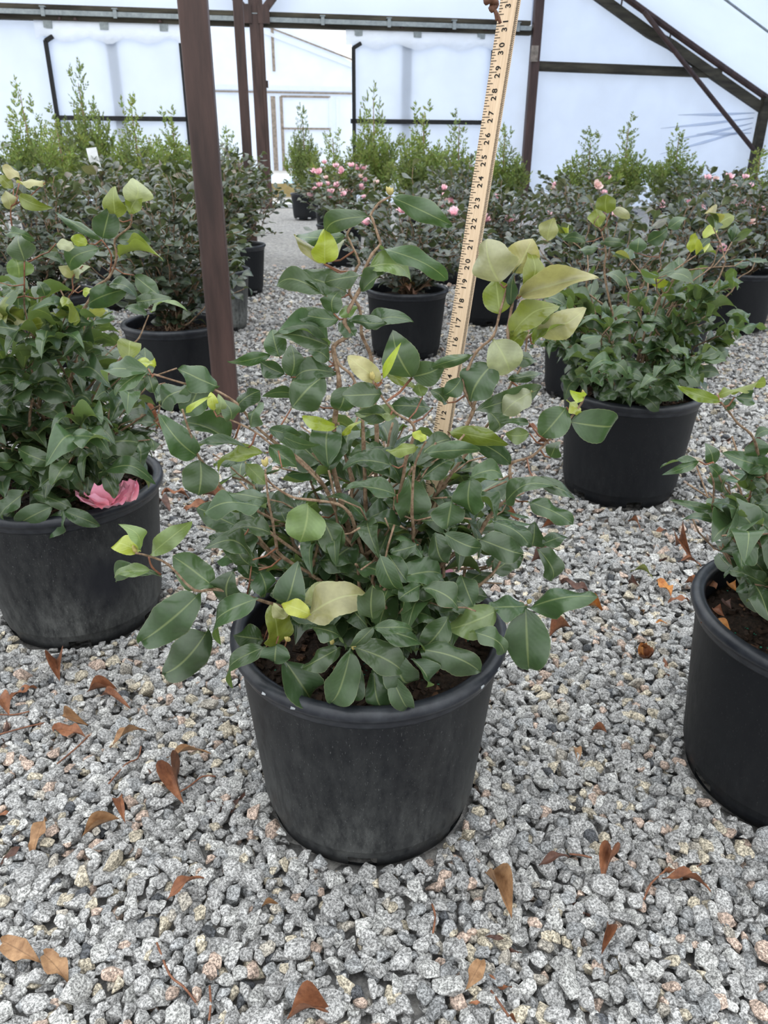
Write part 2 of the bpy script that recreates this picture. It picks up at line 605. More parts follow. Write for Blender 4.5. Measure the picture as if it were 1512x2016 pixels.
# header beam with the door track
beam = empty('trim_1', g(-6, 0, 2.34), 'dark timber header beam with galvanised sliding-door track', kind='structure')
MB().bar((-7, .04, 2.395), (3.9, .04, 2.345), .12, .10).build('timber', M['wood_dark'], beam, GW)
MB().bar((-7, -.04, 2.435), (3.88, -.04, 2.37), .07, .055).build('track_rail', M['galv'], beam, GW)
MB().bar((-7, .02, 2.50), (3.88, .02, 2.44), .08, .055).build('cap_strip', M['wood_dark'], beam, GW)
for i in range(10):
    u = -4.6 + i * .92
    z = 2.43 - (u + 7) / 10.9 * .063
    MB().box((u, -.085, z + .012), .045, .02, .11).box((u, -.06, z + .066), .07, .09, .012).build('track_bracket', M['galv'], beam, GW)
for u in (-3.4, -2.4, -2.6, -1.3, 2.0, 2.6, 3.2):
    MB().tube([(u, -.03, 2.33), (u + .03, -.03, 2.36), (u + .06, -.03, 2.33)], .008, 5).box((u + .03, -.03, 2.345), .03, .03, .03).build('roller', M['steel_dark'], beam, GW)

# posts
def post(name, loc, w, h, label, mat, rz=0.0):
    p = empty(name, loc, label, 'post')
    m = Matrix.Translation(Vector(loc)) @ GM.to_4x4() @ Matrix.Rotation(rz, 4, 'Z')
    b = MB()
    r = .12 * w
    ring = []
    for cx, cy, a0 in ((1, 1, 0), (-1, 1, 90), (-1, -1, 180), (1, -1, 270)):
        for s in range(4):
            a = math.radians(a0 + s * 30)
            ring.append((cx * (w / 2 - r) + r * math.cos(a), cy * (w / 2 - r) + r * math.sin(a)))
    for z in (-.02, h):
        b.v += [Vector((x, y, z)) for x, y in ring]
    k = len(ring)
    b.f = [(i, (i + 1) % k, k + (i + 1) % k, k + i) for i in range(k)] + [tuple(range(k, 2 * k)), tuple(reversed(range(k)))]
    b.build('post_tube', mat, p, m)
    return p, m


post('support_post', (-.545, 2.55, 0), .081, 3.4, 'thick rusty brown square steel post standing between two camellia pots', M['steel'])
post('support_post', (-1.21, 7.35, 0), .081, 3.6, 'slimmer brown steel post in front of the dark door post', M['steel'])
p, m = post('support_post', tuple(g(0, -.02, 0)), .16, 3.6, 'dark double steel post with angled arms carrying the header beam', M['steel_dark'])
MB().bar((.085, -.05, 0), (.085, -.05, 3.4), .05, .09, Vector((0, 1, 0))).build('flange', M['steel'], p, m)
for s in (-1, 1):
    MB().bar((s * .06, -.04, 2.42), (s * .62, -.04, 3.05), .10, .08, Vector((0, 1, 0))).build('arm', M['steel_dark'], p, m)
    MB().box((s * .12, -.09, 2.45), .16, .02, .22).build('gusset_plate', M['steel_dark'], p, m)
MB().box((.12, -.02, 1.62), .03, .06, .09).build('latch', M['steel_dark'], p, m)
p, m = post('support_post', tuple(g(3.98, 0, 0)), .13, 3.0, 'dark square post where the header beam meets the girt', M['steel_dark'])
MB().box((-.03, -.08, 2.06), .10, .03, .2).build('splice_plate', M['wood_pale'], p, m)
p, m = post('support_post', tuple(g(7.68, -.02, 0)), .13, 1.55, 'weathered corner post under the eaves with the rafter on top', M['wood_dark'])

# girt, rafter truss and brace of the end wall
MB().bar((4.04, .05, 1.915), (6.9, .05, 1.87), .10, .125).build('trim_2', M['wood_dark'], None, GW)
tag(bpy.data.objects['trim_2'], 'dark horizontal timber girt across the film end wall', kind='structure')
raf = empty('trim_3', g(7.68, 0, 1.5), 'dark sloping roof rafter with a parallel inner chord', kind='structure')
us = [7.78 - i * .35 for i in range(18)]
b = MB()
b.tube([(u, 0, roof_z(u)) for u in us], .045, 8)
b.build('outer_chord', M['steel_dark'], raf, GW)
b = MB()
lo = [(u, .03, roof_z(u) - .155 - .04 * (i > 5)) for i, u in enumerate(us)]
for i in range(len(lo) - 1): b.bar(lo[i], lo[i + 1], .09, .125)
b.build('inner_chord', M['wood_dark'], raf, GW)
for u in (6.0, 5.75, 5.2, 4.6):
    MB().tube([(u, 0, roof_z(u)), (u, .02, roof_z(u) - .16)], .012, 6).build('spacer', M['steel_dark'], raf, GW)
MB().tube([(5.5, -.11, 2.60), (6.1, -.11, 2.08), (7.64, -.11, .78)], .033, 8).build('trim_4', M['steel_dark'], None, GW, True)
tag(bpy.data.objects['trim_4'], 'thin diagonal steel brace pipe across the film wall', kind='structure')

# the roof film that slopes down to the eaves, and the low side wall under it
roof = empty('ceiling', g(7.7, -4, 1.6), 'white translucent roof film sloping down to the eaves', kind='structure')
for i in range(3):
    u0, u1 = 7.75 - i * 1.5, 7.75 - (i + 1) * 1.5
    film_sheet('roof_sheet', [(u0, .1, roof_z(u0) + .05), (u0, -9, roof_z(u0) + .05), (u1, -9, roof_z(u1) + .05), (u1, .1, roof_z(u1) + .05)], M['film_roof'], (20, 4), .02, parent=roof, seed=20 + i)
for v in (-1.85, -5.0, -8.2):
    MB().tube([(u, v, roof_z(u) + .01) for u in us], .014, 6).build('rafter_pipe', M['galv'], roof, GW, True)
sw = empty('wall_right', g(7.72, -4, 0), 'low translucent side wall under the eaves', kind='structure')
film_sheet('film_sheet', [(7.74, .1, 0), (7.74, -9, 0), (7.74, -9, 1.56), (7.74, .1, 1.56)], M['film_wall'], (12, 4), .02, parent=sw, seed=31)

# what the open doorway shows: threshold, board, tarp and the next greenhouse
tag(MB().bar((-1.0, .35, .012), (1.32, .35, .012), .5, .05).build('trim_5', M['threshold'], None, GW), 'pale concrete threshold across the open doorway', kind='structure')
tag(MB().bar((-1.1, 2.6, .11), (1.9, 2.3, .11), .09, .22).bar((-1.1, 2.66, .0), (-1.1, 2.66, .22), .05, .05).build('timber_plank', M['timber_tan'], None, GW), 'tan timber plank on edge outside the open doorway', 'plank')
tp = []
for j in range(7):
    for i in range(15):
        tp.append((-1.6 + i * .3, 5.2 + j * .45, .02 + .17 * math.sin(math.pi * j / 6) * (1 + .35 * math.sin(i * 1.7 + j))))
tag(put('ground_tarp', mesh('ground_tarp', tp, [(j * 15 + i, j * 15 + i + 1, j * 15 + i + 16, j * 15 + i + 15) for j in range(6) for i in range(14)], M['tarp'], True), None, GW),
    'blue and white tarp lying in the yard beyond the open doorway', 'tarp')
fg = empty('far_greenhouse', g(1, 16, 0), 'white film greenhouse seen through the open doorway', 'greenhouse')
V16 = 16.0


def fgbar(name, a, b, w, d, mat, side=Vector((0, 0, 1))):
    return MB().bar((a[0], V16 - .05, a[1]), (b[0], V16 - .05, b[1]), w, d, side).build(name, M[mat], fg, GW)


film_sheet('end_film', [(-7, V16, 0), (6, V16, 0), (6, V16, 2.46), (-7, V16, 2.46)], M['film_far'], (8, 4), .02, parent=fg, seed=41)
film_sheet('gable_film', [(-5, V16, 2.46), (4.1, V16, 2.46), (.6, V16, 4.35), (-1.6, V16, 4.35)], M['film_far'], (8, 4), .02, parent=fg, seed=42)
fgbar('header', (-7, 2.45), (6, 2.42), .1, .14, 'film_fold')
fgbar('header_board', (-7, 2.33), (6, 2.30), .06, .05, 'wood_pale')
fgbar('rake_board', (-2, 4.6), (4.6, 2.5), .08, .10, 'film_fold')
fgbar('rake_trim', (-2, 4.78), (4.6, 2.68), .05, .04, 'wood_pale')
fgbar('gable_stud', (.24, 2.9), (.24, 4.3), .09, .05, 'wood_pale', Vector((0, 1, 0)))
for (a, b, w, mt) in (((.16, 0), (.16, 2.2), .15, 'wood_pale'), ((.42, 0), (.42, 2.2), .10, 'wood_pale'), ((2.02, 0), (2.02, 2.2), .10, 'film_fold'), ((2.25, 0), (2.25, 2.2), .10, 'film_fold')):
    fgbar('door_stile', a, b, w, .06, mt, Vector((0, 1, 0)))
for z in (2.2, 1.27, .1): fgbar('door_rail', (.42, z), (2.02, z), .06, .06, 'wood_pale')

# ================================================================ where the pots stand (rim radius 0.19, height 0.30)
POT_MAIN, POT_LEFT, POT_MID, POT_FRONT = (-.019, .896), (-.633, 1.39), (.68, 2.06), (.645, .935)
BACK = [  # x, y, crown radius, crown height, colour mood, flowers, seed, pot material, single leaves
    (-.78, 2.86, .30, .52, 'b', 0, 1, 'pot', 240), (-.90, 4.15, .30, .53, 'b', 0, 2, 'pot_grey', 120), (-.97, 5.22, .32, .56, 'b', 2, 3, 'pot', 100),
    (-1.46, 3.45, .34, .55, 'b', 0, 4, 'pot', 180), (-2.30, 4.12, .36, .60, 'b', 0, 5, 'pot', 110), (-1.62, 4.75, .34, .54, 'b', 0, 6, 'pot', 110),
    (-1.85, 6.05, .42, .56, 'b', 0, 7, 'pot', 70), (-2.85, 5.75, .42, .66, 'b', 0, 8, 'pot', 70), (-1.30, 6.75, .38, .52, 'b', 0, 9, 'pot', 70),
    (.096, 3.62, .34, .47, 'c', 4, 10, 'pot', 240), (-.377, 6.6, .36, .50, 'f', 30, 11, 'pot', 80), (.57, 4.40, .33, .44, 'c', 3, 12, 'pot', 140),
    (.80, 3.0, .28, .40, 'c', 0, 13, 'pot', 160), (1.32, 3.60, .34, .42, 'c', 1, 14, 'pot', 150), (1.90, 4.25, .36, .46, 'c', 2, 15, 'pot', 130),
    (1.18, 5.05, .40, .43, 'c', 8, 16, 'pot', 90), (2.02, 5.30, .42, .46, 'c', 10, 17, 'pot', 90), (2.98, 5.1, .38, .44, 'c', 6, 18, 'pot', 90),
    (.46, 5.75, .40, .43, 'c', 8, 19, 'pot', 80), (1.5, 6.5, .44, .45, 'c', 9, 20, 'pot', 70), (2.5, 6.5, .44, .48, 'c', 10, 21, 'pot', 70),
    (3.45, 6.4, .44, .50, 'c', 6, 22, 'pot', 60), (.54, 6.72, .40, .46, 'c', 6, 23, 'pot', 60)]
ALL_POTS = [POT_MAIN, POT_LEFT, POT_MID, POT_FRONT] + [(b[0], b[1]) for b in BACK]

# ================================================================ gravel stones
def rock_proto(seed, fine):
    rnd = np.random.RandomState(seed)
    n = 13 if fine else 9
    p = rnd.normal(size=(n, 3))
    p /= np.linalg.norm(p, axis=1)[:, None]
    p *= np.array([1.0, .80, .62]) * (1 + rnd.uniform(-.18, .12, (n, 1)))
    bm = bmesh.new()
    for q in p: bm.verts.new(q)
    r = bmesh.ops.convex_hull(bm, input=bm.verts)
    bmesh.ops.delete(bm, geom=list({e for e in r['geom_interior'] + r['geom_unused'] if isinstance(e, bmesh.types.BMVert)}), context='VERTS')
    if fine:
        bmesh.ops.dissolve_limit(bm, angle_limit=.30, verts=bm.verts, edges=bm.edges)
        bmesh.ops.bevel(bm, geom=list(bm.edges), offset=.11, segments=1, affect='EDGES', profile=.6, clamp_overlap=True)
    bmesh.ops.triangulate(bm, faces=bm.faces)
    bmesh.ops.recalc_face_normals(bm, faces=bm.faces)
    bm.verts.index_update()
    co = np.array([v.co[:] for v in bm.verts])
    tr = np.array([[v.index for v in f.verts] for f in bm.faces])
    bm.free()
    return co, tr


RS = np.random.RandomState(4)
TINTS = [((.46, .455, .45), .50), ((.56, .555, .54), .20), ((.36, .365, .37), .12), ((.60, .46, .38), .06), ((.62, .55, .43), .07), ((.10, .105, .115), .02), ((.50, .46, .40), .03)]
TC = np.array([t[0] for t in TINTS])
TP = np.array([t[1] for t in TINTS])
fineP = [rock_proto(100 + i, True) for i in range(22)]
lowP = [rock_proto(300 + i, False) for i in range(18)]

RES = .004
GX0, GX1, GY0, GY1 = -2.9, 3.2, .30, 6.6
HM = np.zeros((int((GY1 - GY0) / RES) + 2, int((GX1 - GX0) / RES) + 2), dtype=np.float32)
pots = np.array(ALL_POTS)


def scatter(n, y0, y1, rmean, cover, margin):
    """drop stones one after another on a height map; keeps only those inside the viewed wedge of floor"""
    out = []
    Y = np.sqrt(RS.uniform(y0 ** 2, y1 ** 2, n))
    X = RS.uniform(-1, 1, n) * (Y * .56 + margin)
    R = np.clip(RS.lognormal(math.log(rmean), .26, n), rmean * .5, rmean * 1.9)
    for x, y, r in zip(X, Y, R):
        d = np.min(np.hypot(pots[:, 0] - x, pots[:, 1] - y))
        if d < .152 + r * .6: continue
        if not (GX0 + .03 < x < GX1 - .03 and GY0 + .03 < y < GY1 - .03): continue
        k = max(1, int(r * .85 / RES))
        i, j = int((y - GY0) / RES), int((x - GX0) / RES)
        if i < k or j < k: continue
        P = HM[i - k:i + k + 1, j - k:j + k + 1]
        b = .45 * P.mean() + .45 * float(P[k, k]) + .1 * P.max()
        if b > cover: continue
        z = b + r * .42
        oy, ox = np.mgrid[-k:k + 1, -k:k + 1]
        q = 1 - (ox * ox + oy * oy) / (k * k + .5)
        np.maximum(P, np.where(q > 0, z + r * .55 * np.sqrt(np.maximum(q, 0)), 0), out=P)
        out.append((x, y, z, r))
    return np.array(out)


GZ = -.016          # the stone tops lie about level with the feet of the pots
near = np.concatenate([scatter(46000, .36, 1.75, .0120, .0190, .22), scatter(14000, .36, 1.75, .0118, .0190, .50)])
mid_ = scatter(80000, 1.72, 4.0, .0120, .0165, .45)
far_ = scatter(26000, 3.95, 6.4, .0145, .013, .2)


for _s in (near, mid_, far_): _s[:, 2] += GZ


def rots(n):
    """random turns about the vertical with a modest tilt"""
    a, b, c = RS.uniform(0, 2 * np.pi, n), RS.normal(0, .38, n), RS.normal(0, .38, n)
    ca, sa, cb, sb, cc, s_c = np.cos(a), np.sin(a), np.cos(b), np.sin(b), np.cos(c), np.sin(c)
    Rz = np.zeros((n, 3, 3)); Rz[:, 0, 0] = ca; Rz[:, 0, 1] = -sa; Rz[:, 1, 0] = sa; Rz[:, 1, 1] = ca; Rz[:, 2, 2] = 1
    Rx = np.zeros((n, 3, 3)); Rx[:, 0, 0] = 1; Rx[:, 1, 1] = cb; Rx[:, 1, 2] = -sb; Rx[:, 2, 1] = sb; Rx[:, 2, 2] = cb
    Ry = np.zeros((n, 3, 3)); Ry[:, 1, 1] = 1; Ry[:, 0, 0] = cc; Ry[:, 0, 2] = s_c; Ry[:, 2, 0] = -s_c; Ry[:, 2, 2] = cc
    return Rz @ Rx @ Ry


def gravel_arrays(S, protos, off):
    R = rots(len(S))
    pi = RS.randint(0, len(protos), len(S))
    ti = RS.choice(len(TC), len(S), p=TP / TP.sum())
    tint = TC[ti] * RS.uniform(.72, 1.12, (len(S), 1))
    CO, TR, TN = [], [], []
    for k, (co, tr) in enumerate(protos):
        idx = np.where(pi == k)[0]
        if not len(idx): continue
        c = np.einsum('nij,vj->nvi', R[idx], co) * S[idx, 3][:, None, None] + S[idx, None, :3]
        CO.append(c.reshape(-1, 3))
        TR.append((tr[None] + (off + np.arange(len(idx)) * len(co))[:, None, None]).reshape(-1, 3))
        TN.append(np.repeat(tint[idx], len(co), axis=0))
        off += len(idx) * len(co)
    return np.concatenate(CO), np.concatenate(TR), np.concatenate(TN), off


# the 300 stones that show largest become single pieces of the floor
cx, cy, cz = np.array([proj(s[:3]) for s in near]).T
inview = (cx > 10) & (cx < 1502) & (cy > 1480) & (cy < 2012)
top = np.array([HM[int((s[1] - GY0) / RES), int((s[0] - GX0) / RES)] <= s[2] - GZ + s[3] * .62 for s in near])
score = np.where(inview & top, near[:, 3] / cz, 0)
pick = np.argsort(-score)[:300]
rest = np.setdiff1d(np.arange(len(near)), pick)
sp_mesh = []
for k, (co, tr) in enumerate(fineP * 2):
    t = TC[[0, 0, 1, 0, 2, 0, 3, 0, 1, 4, 0, 1, 0, 2, 0, 0, 4, 0, 1, 0, 3, 0][k % 22] if k < 22 else [0, 1, 0, 2, 0, 0, 1, 0][k % 8]] * RS.uniform(.74, 1.1)
    sp_mesh.append(mesh_np('stone', co, tr, M['stone'], np.tile(t, (len(co), 1))))
RR = rots(len(pick))
for s, R in zip(near[pick], RR):
    m = (Matrix.Translation(Vector(s[:3])) @ Matrix(R.tolist()).to_4x4() @ Matrix.Scale(float(s[3]), 4))
    put('stone', sp_mesh[RS.randint(0, len(sp_mesh))], floor, m)
_g, _o = [], 0
nr = near[rest]
close = (np.abs(nr[:, 0]) < nr[:, 1] * .50 + .17) & (nr[:, 1] < 1.38)      # chamfered stones where they show large, plain facets elsewhere
for S, P in ((nr[close], fineP), (nr[~close], lowP), (mid_, lowP), (far_, lowP)):
    a, b, c, _o = gravel_arrays(S, P, _o)
    _g.append((a, b, c))
print('gravel tris', sum(len(q[1]) for q in _g))
tag(put('gravel', mesh_np('gravel', *(np.concatenate([q[i] for q in _g]) for i in (0, 1)), M['stone'], np.concatenate([q[2] for q in _g])), floor), kind='stuff')
print('stones', len(near), len(mid_), len(far_))


def ground_z(x, y):
    i, j = int((y - GY0) / RES), int((x - GX0) / RES)
    if 3 < i < HM.shape[0] - 4 and 3 < j < HM.shape[1] - 4: return float(HM[i - 3:i + 4, j - 3:j + 4].mean()) + GZ
    return 0.0

# ================================================================ plant data followed from the photo: base x, y, tip x, y, width (px), colour / stem points, distances, radii
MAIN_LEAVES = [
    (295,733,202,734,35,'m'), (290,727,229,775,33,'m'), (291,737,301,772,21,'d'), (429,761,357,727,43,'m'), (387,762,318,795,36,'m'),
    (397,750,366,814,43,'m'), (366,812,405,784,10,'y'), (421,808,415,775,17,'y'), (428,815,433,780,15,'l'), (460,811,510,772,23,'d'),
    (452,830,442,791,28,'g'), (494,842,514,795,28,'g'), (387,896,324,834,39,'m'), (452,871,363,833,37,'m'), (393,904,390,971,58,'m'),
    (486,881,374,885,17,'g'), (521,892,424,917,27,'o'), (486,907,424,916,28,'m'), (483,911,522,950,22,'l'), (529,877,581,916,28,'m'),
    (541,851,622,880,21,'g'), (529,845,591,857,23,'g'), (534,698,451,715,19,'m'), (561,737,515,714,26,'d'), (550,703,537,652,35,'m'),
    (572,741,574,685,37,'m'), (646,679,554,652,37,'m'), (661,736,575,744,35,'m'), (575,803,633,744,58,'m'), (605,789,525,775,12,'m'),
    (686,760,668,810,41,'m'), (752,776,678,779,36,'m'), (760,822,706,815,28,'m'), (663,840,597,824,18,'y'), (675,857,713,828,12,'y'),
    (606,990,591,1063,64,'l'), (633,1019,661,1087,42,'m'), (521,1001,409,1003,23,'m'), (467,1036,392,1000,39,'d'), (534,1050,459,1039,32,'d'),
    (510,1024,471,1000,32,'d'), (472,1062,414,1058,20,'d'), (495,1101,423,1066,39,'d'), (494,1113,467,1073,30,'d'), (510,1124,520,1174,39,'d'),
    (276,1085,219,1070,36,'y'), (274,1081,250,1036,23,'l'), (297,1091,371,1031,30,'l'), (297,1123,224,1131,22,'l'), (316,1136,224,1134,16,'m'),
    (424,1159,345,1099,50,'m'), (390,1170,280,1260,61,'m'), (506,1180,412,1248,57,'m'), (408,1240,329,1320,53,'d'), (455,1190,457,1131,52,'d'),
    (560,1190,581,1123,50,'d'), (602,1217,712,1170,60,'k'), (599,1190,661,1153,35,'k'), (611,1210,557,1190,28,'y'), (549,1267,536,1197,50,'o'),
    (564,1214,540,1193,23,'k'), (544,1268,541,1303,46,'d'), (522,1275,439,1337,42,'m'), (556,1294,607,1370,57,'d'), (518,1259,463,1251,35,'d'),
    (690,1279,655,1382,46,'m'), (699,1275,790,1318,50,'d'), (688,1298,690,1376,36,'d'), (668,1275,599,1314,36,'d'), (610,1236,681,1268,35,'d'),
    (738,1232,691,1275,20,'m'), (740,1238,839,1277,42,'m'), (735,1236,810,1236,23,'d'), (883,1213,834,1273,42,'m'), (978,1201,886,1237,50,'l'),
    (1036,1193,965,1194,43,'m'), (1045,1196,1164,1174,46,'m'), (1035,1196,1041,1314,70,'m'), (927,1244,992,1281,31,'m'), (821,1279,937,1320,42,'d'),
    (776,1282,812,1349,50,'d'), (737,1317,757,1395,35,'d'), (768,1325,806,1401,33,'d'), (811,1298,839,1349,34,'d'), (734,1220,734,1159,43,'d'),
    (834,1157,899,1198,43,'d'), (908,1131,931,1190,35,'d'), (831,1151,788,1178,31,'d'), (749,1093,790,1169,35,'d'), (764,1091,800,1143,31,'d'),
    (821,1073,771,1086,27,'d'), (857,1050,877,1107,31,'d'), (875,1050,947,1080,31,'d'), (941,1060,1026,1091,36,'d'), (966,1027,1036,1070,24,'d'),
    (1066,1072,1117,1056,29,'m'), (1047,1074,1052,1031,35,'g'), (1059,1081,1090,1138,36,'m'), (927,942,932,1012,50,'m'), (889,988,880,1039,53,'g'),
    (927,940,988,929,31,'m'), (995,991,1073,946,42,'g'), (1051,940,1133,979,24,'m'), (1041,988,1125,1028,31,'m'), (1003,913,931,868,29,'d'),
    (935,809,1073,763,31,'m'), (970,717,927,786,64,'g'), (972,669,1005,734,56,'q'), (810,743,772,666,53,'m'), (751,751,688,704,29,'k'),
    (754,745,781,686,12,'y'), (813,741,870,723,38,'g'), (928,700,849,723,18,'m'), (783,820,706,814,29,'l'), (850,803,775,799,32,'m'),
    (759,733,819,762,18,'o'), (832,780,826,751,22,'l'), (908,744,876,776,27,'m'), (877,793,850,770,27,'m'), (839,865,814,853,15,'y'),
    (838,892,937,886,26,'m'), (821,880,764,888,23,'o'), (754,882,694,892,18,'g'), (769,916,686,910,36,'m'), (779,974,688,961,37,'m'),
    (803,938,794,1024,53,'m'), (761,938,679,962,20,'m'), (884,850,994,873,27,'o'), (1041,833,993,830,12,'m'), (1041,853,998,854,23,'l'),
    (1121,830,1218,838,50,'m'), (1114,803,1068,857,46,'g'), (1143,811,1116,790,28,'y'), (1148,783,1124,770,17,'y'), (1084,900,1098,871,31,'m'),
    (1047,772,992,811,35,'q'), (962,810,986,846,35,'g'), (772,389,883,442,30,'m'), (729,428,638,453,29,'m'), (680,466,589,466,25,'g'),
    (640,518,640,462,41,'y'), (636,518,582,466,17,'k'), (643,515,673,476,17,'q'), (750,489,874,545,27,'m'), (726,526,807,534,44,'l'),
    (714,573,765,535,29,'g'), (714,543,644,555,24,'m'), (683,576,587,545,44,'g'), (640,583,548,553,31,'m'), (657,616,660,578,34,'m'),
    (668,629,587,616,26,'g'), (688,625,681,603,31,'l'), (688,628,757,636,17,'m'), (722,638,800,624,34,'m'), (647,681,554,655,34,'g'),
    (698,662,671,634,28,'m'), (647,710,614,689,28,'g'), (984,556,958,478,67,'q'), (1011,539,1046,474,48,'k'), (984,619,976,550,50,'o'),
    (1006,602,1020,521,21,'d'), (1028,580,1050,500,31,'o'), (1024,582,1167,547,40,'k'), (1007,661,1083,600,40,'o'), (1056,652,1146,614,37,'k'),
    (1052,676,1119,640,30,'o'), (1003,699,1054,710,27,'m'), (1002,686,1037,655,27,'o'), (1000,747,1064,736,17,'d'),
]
MAIN_STEMS = [
    ([(770,387),(746,400),(730,423),(733,431),(746,469),(748,483),(733,500),(717,534),(719,548),(705,576),(688,607),(678,634),(688,658),(657,682),(662,717),(668,756),(660,820),(656,868),(653,903),(672,985),(700,1090),(722,1200),(728,1262)], 0.87, 0.9, 0.0016, 0.0055),
    ([(657,682),(667,717),(691,737),(705,770),(712,800),(716,880),(720,1000),(725,1200)], 0.875, 0.9, 0.002, 0.004),
    ([(700,435),(684,459),(688,473),(707,514),(702,528),(693,555),(688,579),(705,600),(712,631),(712,658),(726,689),(731,710),(735,770),(742,850),(738,1000),(732,1200)], 0.9, 0.91, 0.0015, 0.004),
    ([(303,737),(370,757),(417,765),(467,795),(500,835),(540,870),(590,905),(640,960),(680,1060),(715,1200)], 0.8, 0.89, 0.0014, 0.004),
    ([(432,818),(486,841),(521,864),(548,888),(587,907),(640,960)], 0.79, 0.86, 0.0013, 0.0025),
    ([(359,806),(370,841),(382,872),(393,903),(421,934),(436,961),(520,1040),(640,1130),(720,1230)], 0.77, 0.88, 0.0014, 0.0035),
    ([(523,934),(529,988),(537,1027),(544,1070),(556,1097),(640,1150),(720,1240)], 0.75, 0.87, 0.0015, 0.004),
    ([(523,925),(527,946),(571,977),(610,984),(664,992),(688,1011),(699,1039),(720,1120),(728,1240)], 0.745, 0.87, 0.0014, 0.004),
    ([(268,1089),(293,1095),(332,1112),(382,1162),(424,1160),(486,1174),(541,1191),(620,1215),(700,1250)], 0.7, 0.85, 0.0014, 0.004),
    ([(293,1097),(299,1116),(316,1131)], 0.7, 0.715, 0.0013, 0.0016),
    ([(1150,780),(1144,795),(1117,830),(1078,868),(1047,899),(1008,911),(1004,934),(1004,977),(977,1000),(954,1031),(939,1054),(860,1120),(780,1200),(735,1255)], 0.92, 0.9, 0.0016, 0.005),
    ([(1000,560),(983,619),(971,662),(940,690),(922,725),(911,756),(927,795),(931,810),(908,860),(880,920),(850,990),(815,1050),(770,1150),(738,1250)], 0.88, 0.9, 0.0018, 0.005),
    ([(1057,653),(1003,689),(975,720),(950,760),(931,800)], 0.89, 0.88, 0.0022, 0.003),
    ([(1010,520),(1012,560),(1008,600),(1000,650),(1003,689)], 0.88, 0.885, 0.0016, 0.003),
    ([(1040,650),(1030,713),(1008,752),(985,800),(950,850),(920,890),(870,960),(800,1080),(745,1240)], 0.95, 0.92, 0.0015, 0.004),
    ([(732,745),(753,783),(780,814),(811,833),(815,857),(800,900),(790,960),(760,1080),(735,1240)], 0.8, 0.89, 0.0015, 0.004),
    ([(838,870),(826,892),(815,926),(811,1011),(813,1062),(780,1150),(742,1250)], 0.77, 0.88, 0.0015, 0.004),
    ([(1038,1190),(1008,1199),(975,1199),(900,1215),(820,1235),(760,1245)], 0.79, 0.87, 0.0012, 0.003),
    ([(1066,1077),(1020,1073),(981,1097),(954,1116),(908,1120),(861,1122),(790,1180)], 0.95, 0.92, 0.0012, 0.003),
    ([(555,920),(548,888)], 0.78, 0.8, 0.001, 0.0012),
]
LEFT_LEAVES = [
    (39,352,6,329,17,'k'), (87,360,36,361,19,'k'), (37,386,90,409,19,'o'), (26,371,0,347,17,'o'), (22,413,11,378,22,'k'),
    (202,469,216,412,39,'m'), (196,469,116,423,16,'m'), (259,399,267,358,41,'q'), (226,429,222,373,37,'o'), (256,421,278,387,27,'o'),
    (173,480,141,469,21,'y'), (231,472,293,477,28,'g'), (237,506,314,508,19,'o'), (199,491,134,525,27,'g'), (48,514,33,464,44,'m'),
    (37,547,30,509,39,'l'), (72,509,125,515,16,'m'), (172,600,244,571,32,'m'), (215,559,266,574,30,'m'), (265,543,310,579,27,'d'),
    (270,593,325,586,23,'m'), (298,614,354,597,19,'l'), (290,621,247,605,16,'d'), (57,640,116,618,19,'o'), (130,643,154,682,41,'m'),
    (0,557,22,569,19,'d'), (111,480,144,487,19,'q'), (143,546,119,526,19,'k'), (148,546,169,524,19,'q'), (11,461,63,469,15,'g'),
    (4,583,48,569,22,'m'), (89,583,78,557,22,'d'), (163,572,181,576,19,'y'), (126,1004,95,1055,29,'m'), (127,1007,192,1033,23,'d'),
    (107,996,37,1033,32,'m'), (63,970,137,998,22,'m'), (116,909,163,960,30,'m'), (175,937,166,984,22,'d'), (198,932,291,928,24,'m'),
    (53,967,1,1017,32,'m'), (37,883,109,912,26,'d'), (79,959,24,937,21,'d'), (130,943,61,967,26,'m'), (206,937,225,978,22,'m'),
    (201,930,249,897,26,'m'), (267,930,291,962,13,'d'), (225,904,267,891,24,'d'), (26,1007,0,1028,21,'d'),
]
LEFT_STEMS = [
    ([(259,420),(256,446),(226,472),(230,506),(215,546),(189,565),(170,602),(148,628),(133,657),(144,687),(148,717),(126,798),(122,861)], 1.3, 1.36, 0.002, 0.006),
    ([(48,576),(48,602),(56,639),(70,672),(81,681),(122,669),(141,680)], 1.28, 1.33, 0.0017, 0.003),
    ([(293,620),(285,639),(274,665),(259,680),(241,702),(207,743),(170,806),(130,872)], 1.42, 1.38, 0.0015, 0.004),
    ([(163,524),(143,546),(144,572),(135,587),(146,607)], 1.33, 1.34, 0.0015, 0.002),
    ([(22,406),(22,435),(37,509),(52,517),(81,502)], 1.3, 1.33, 0.0014, 0.002),
    ([(48,513),(48,576)], 1.27, 1.28, 0.0014, 0.002),
    ([(200,472),(219,502),(215,546)], 1.3, 1.32, 0.0015, 0.002),
]
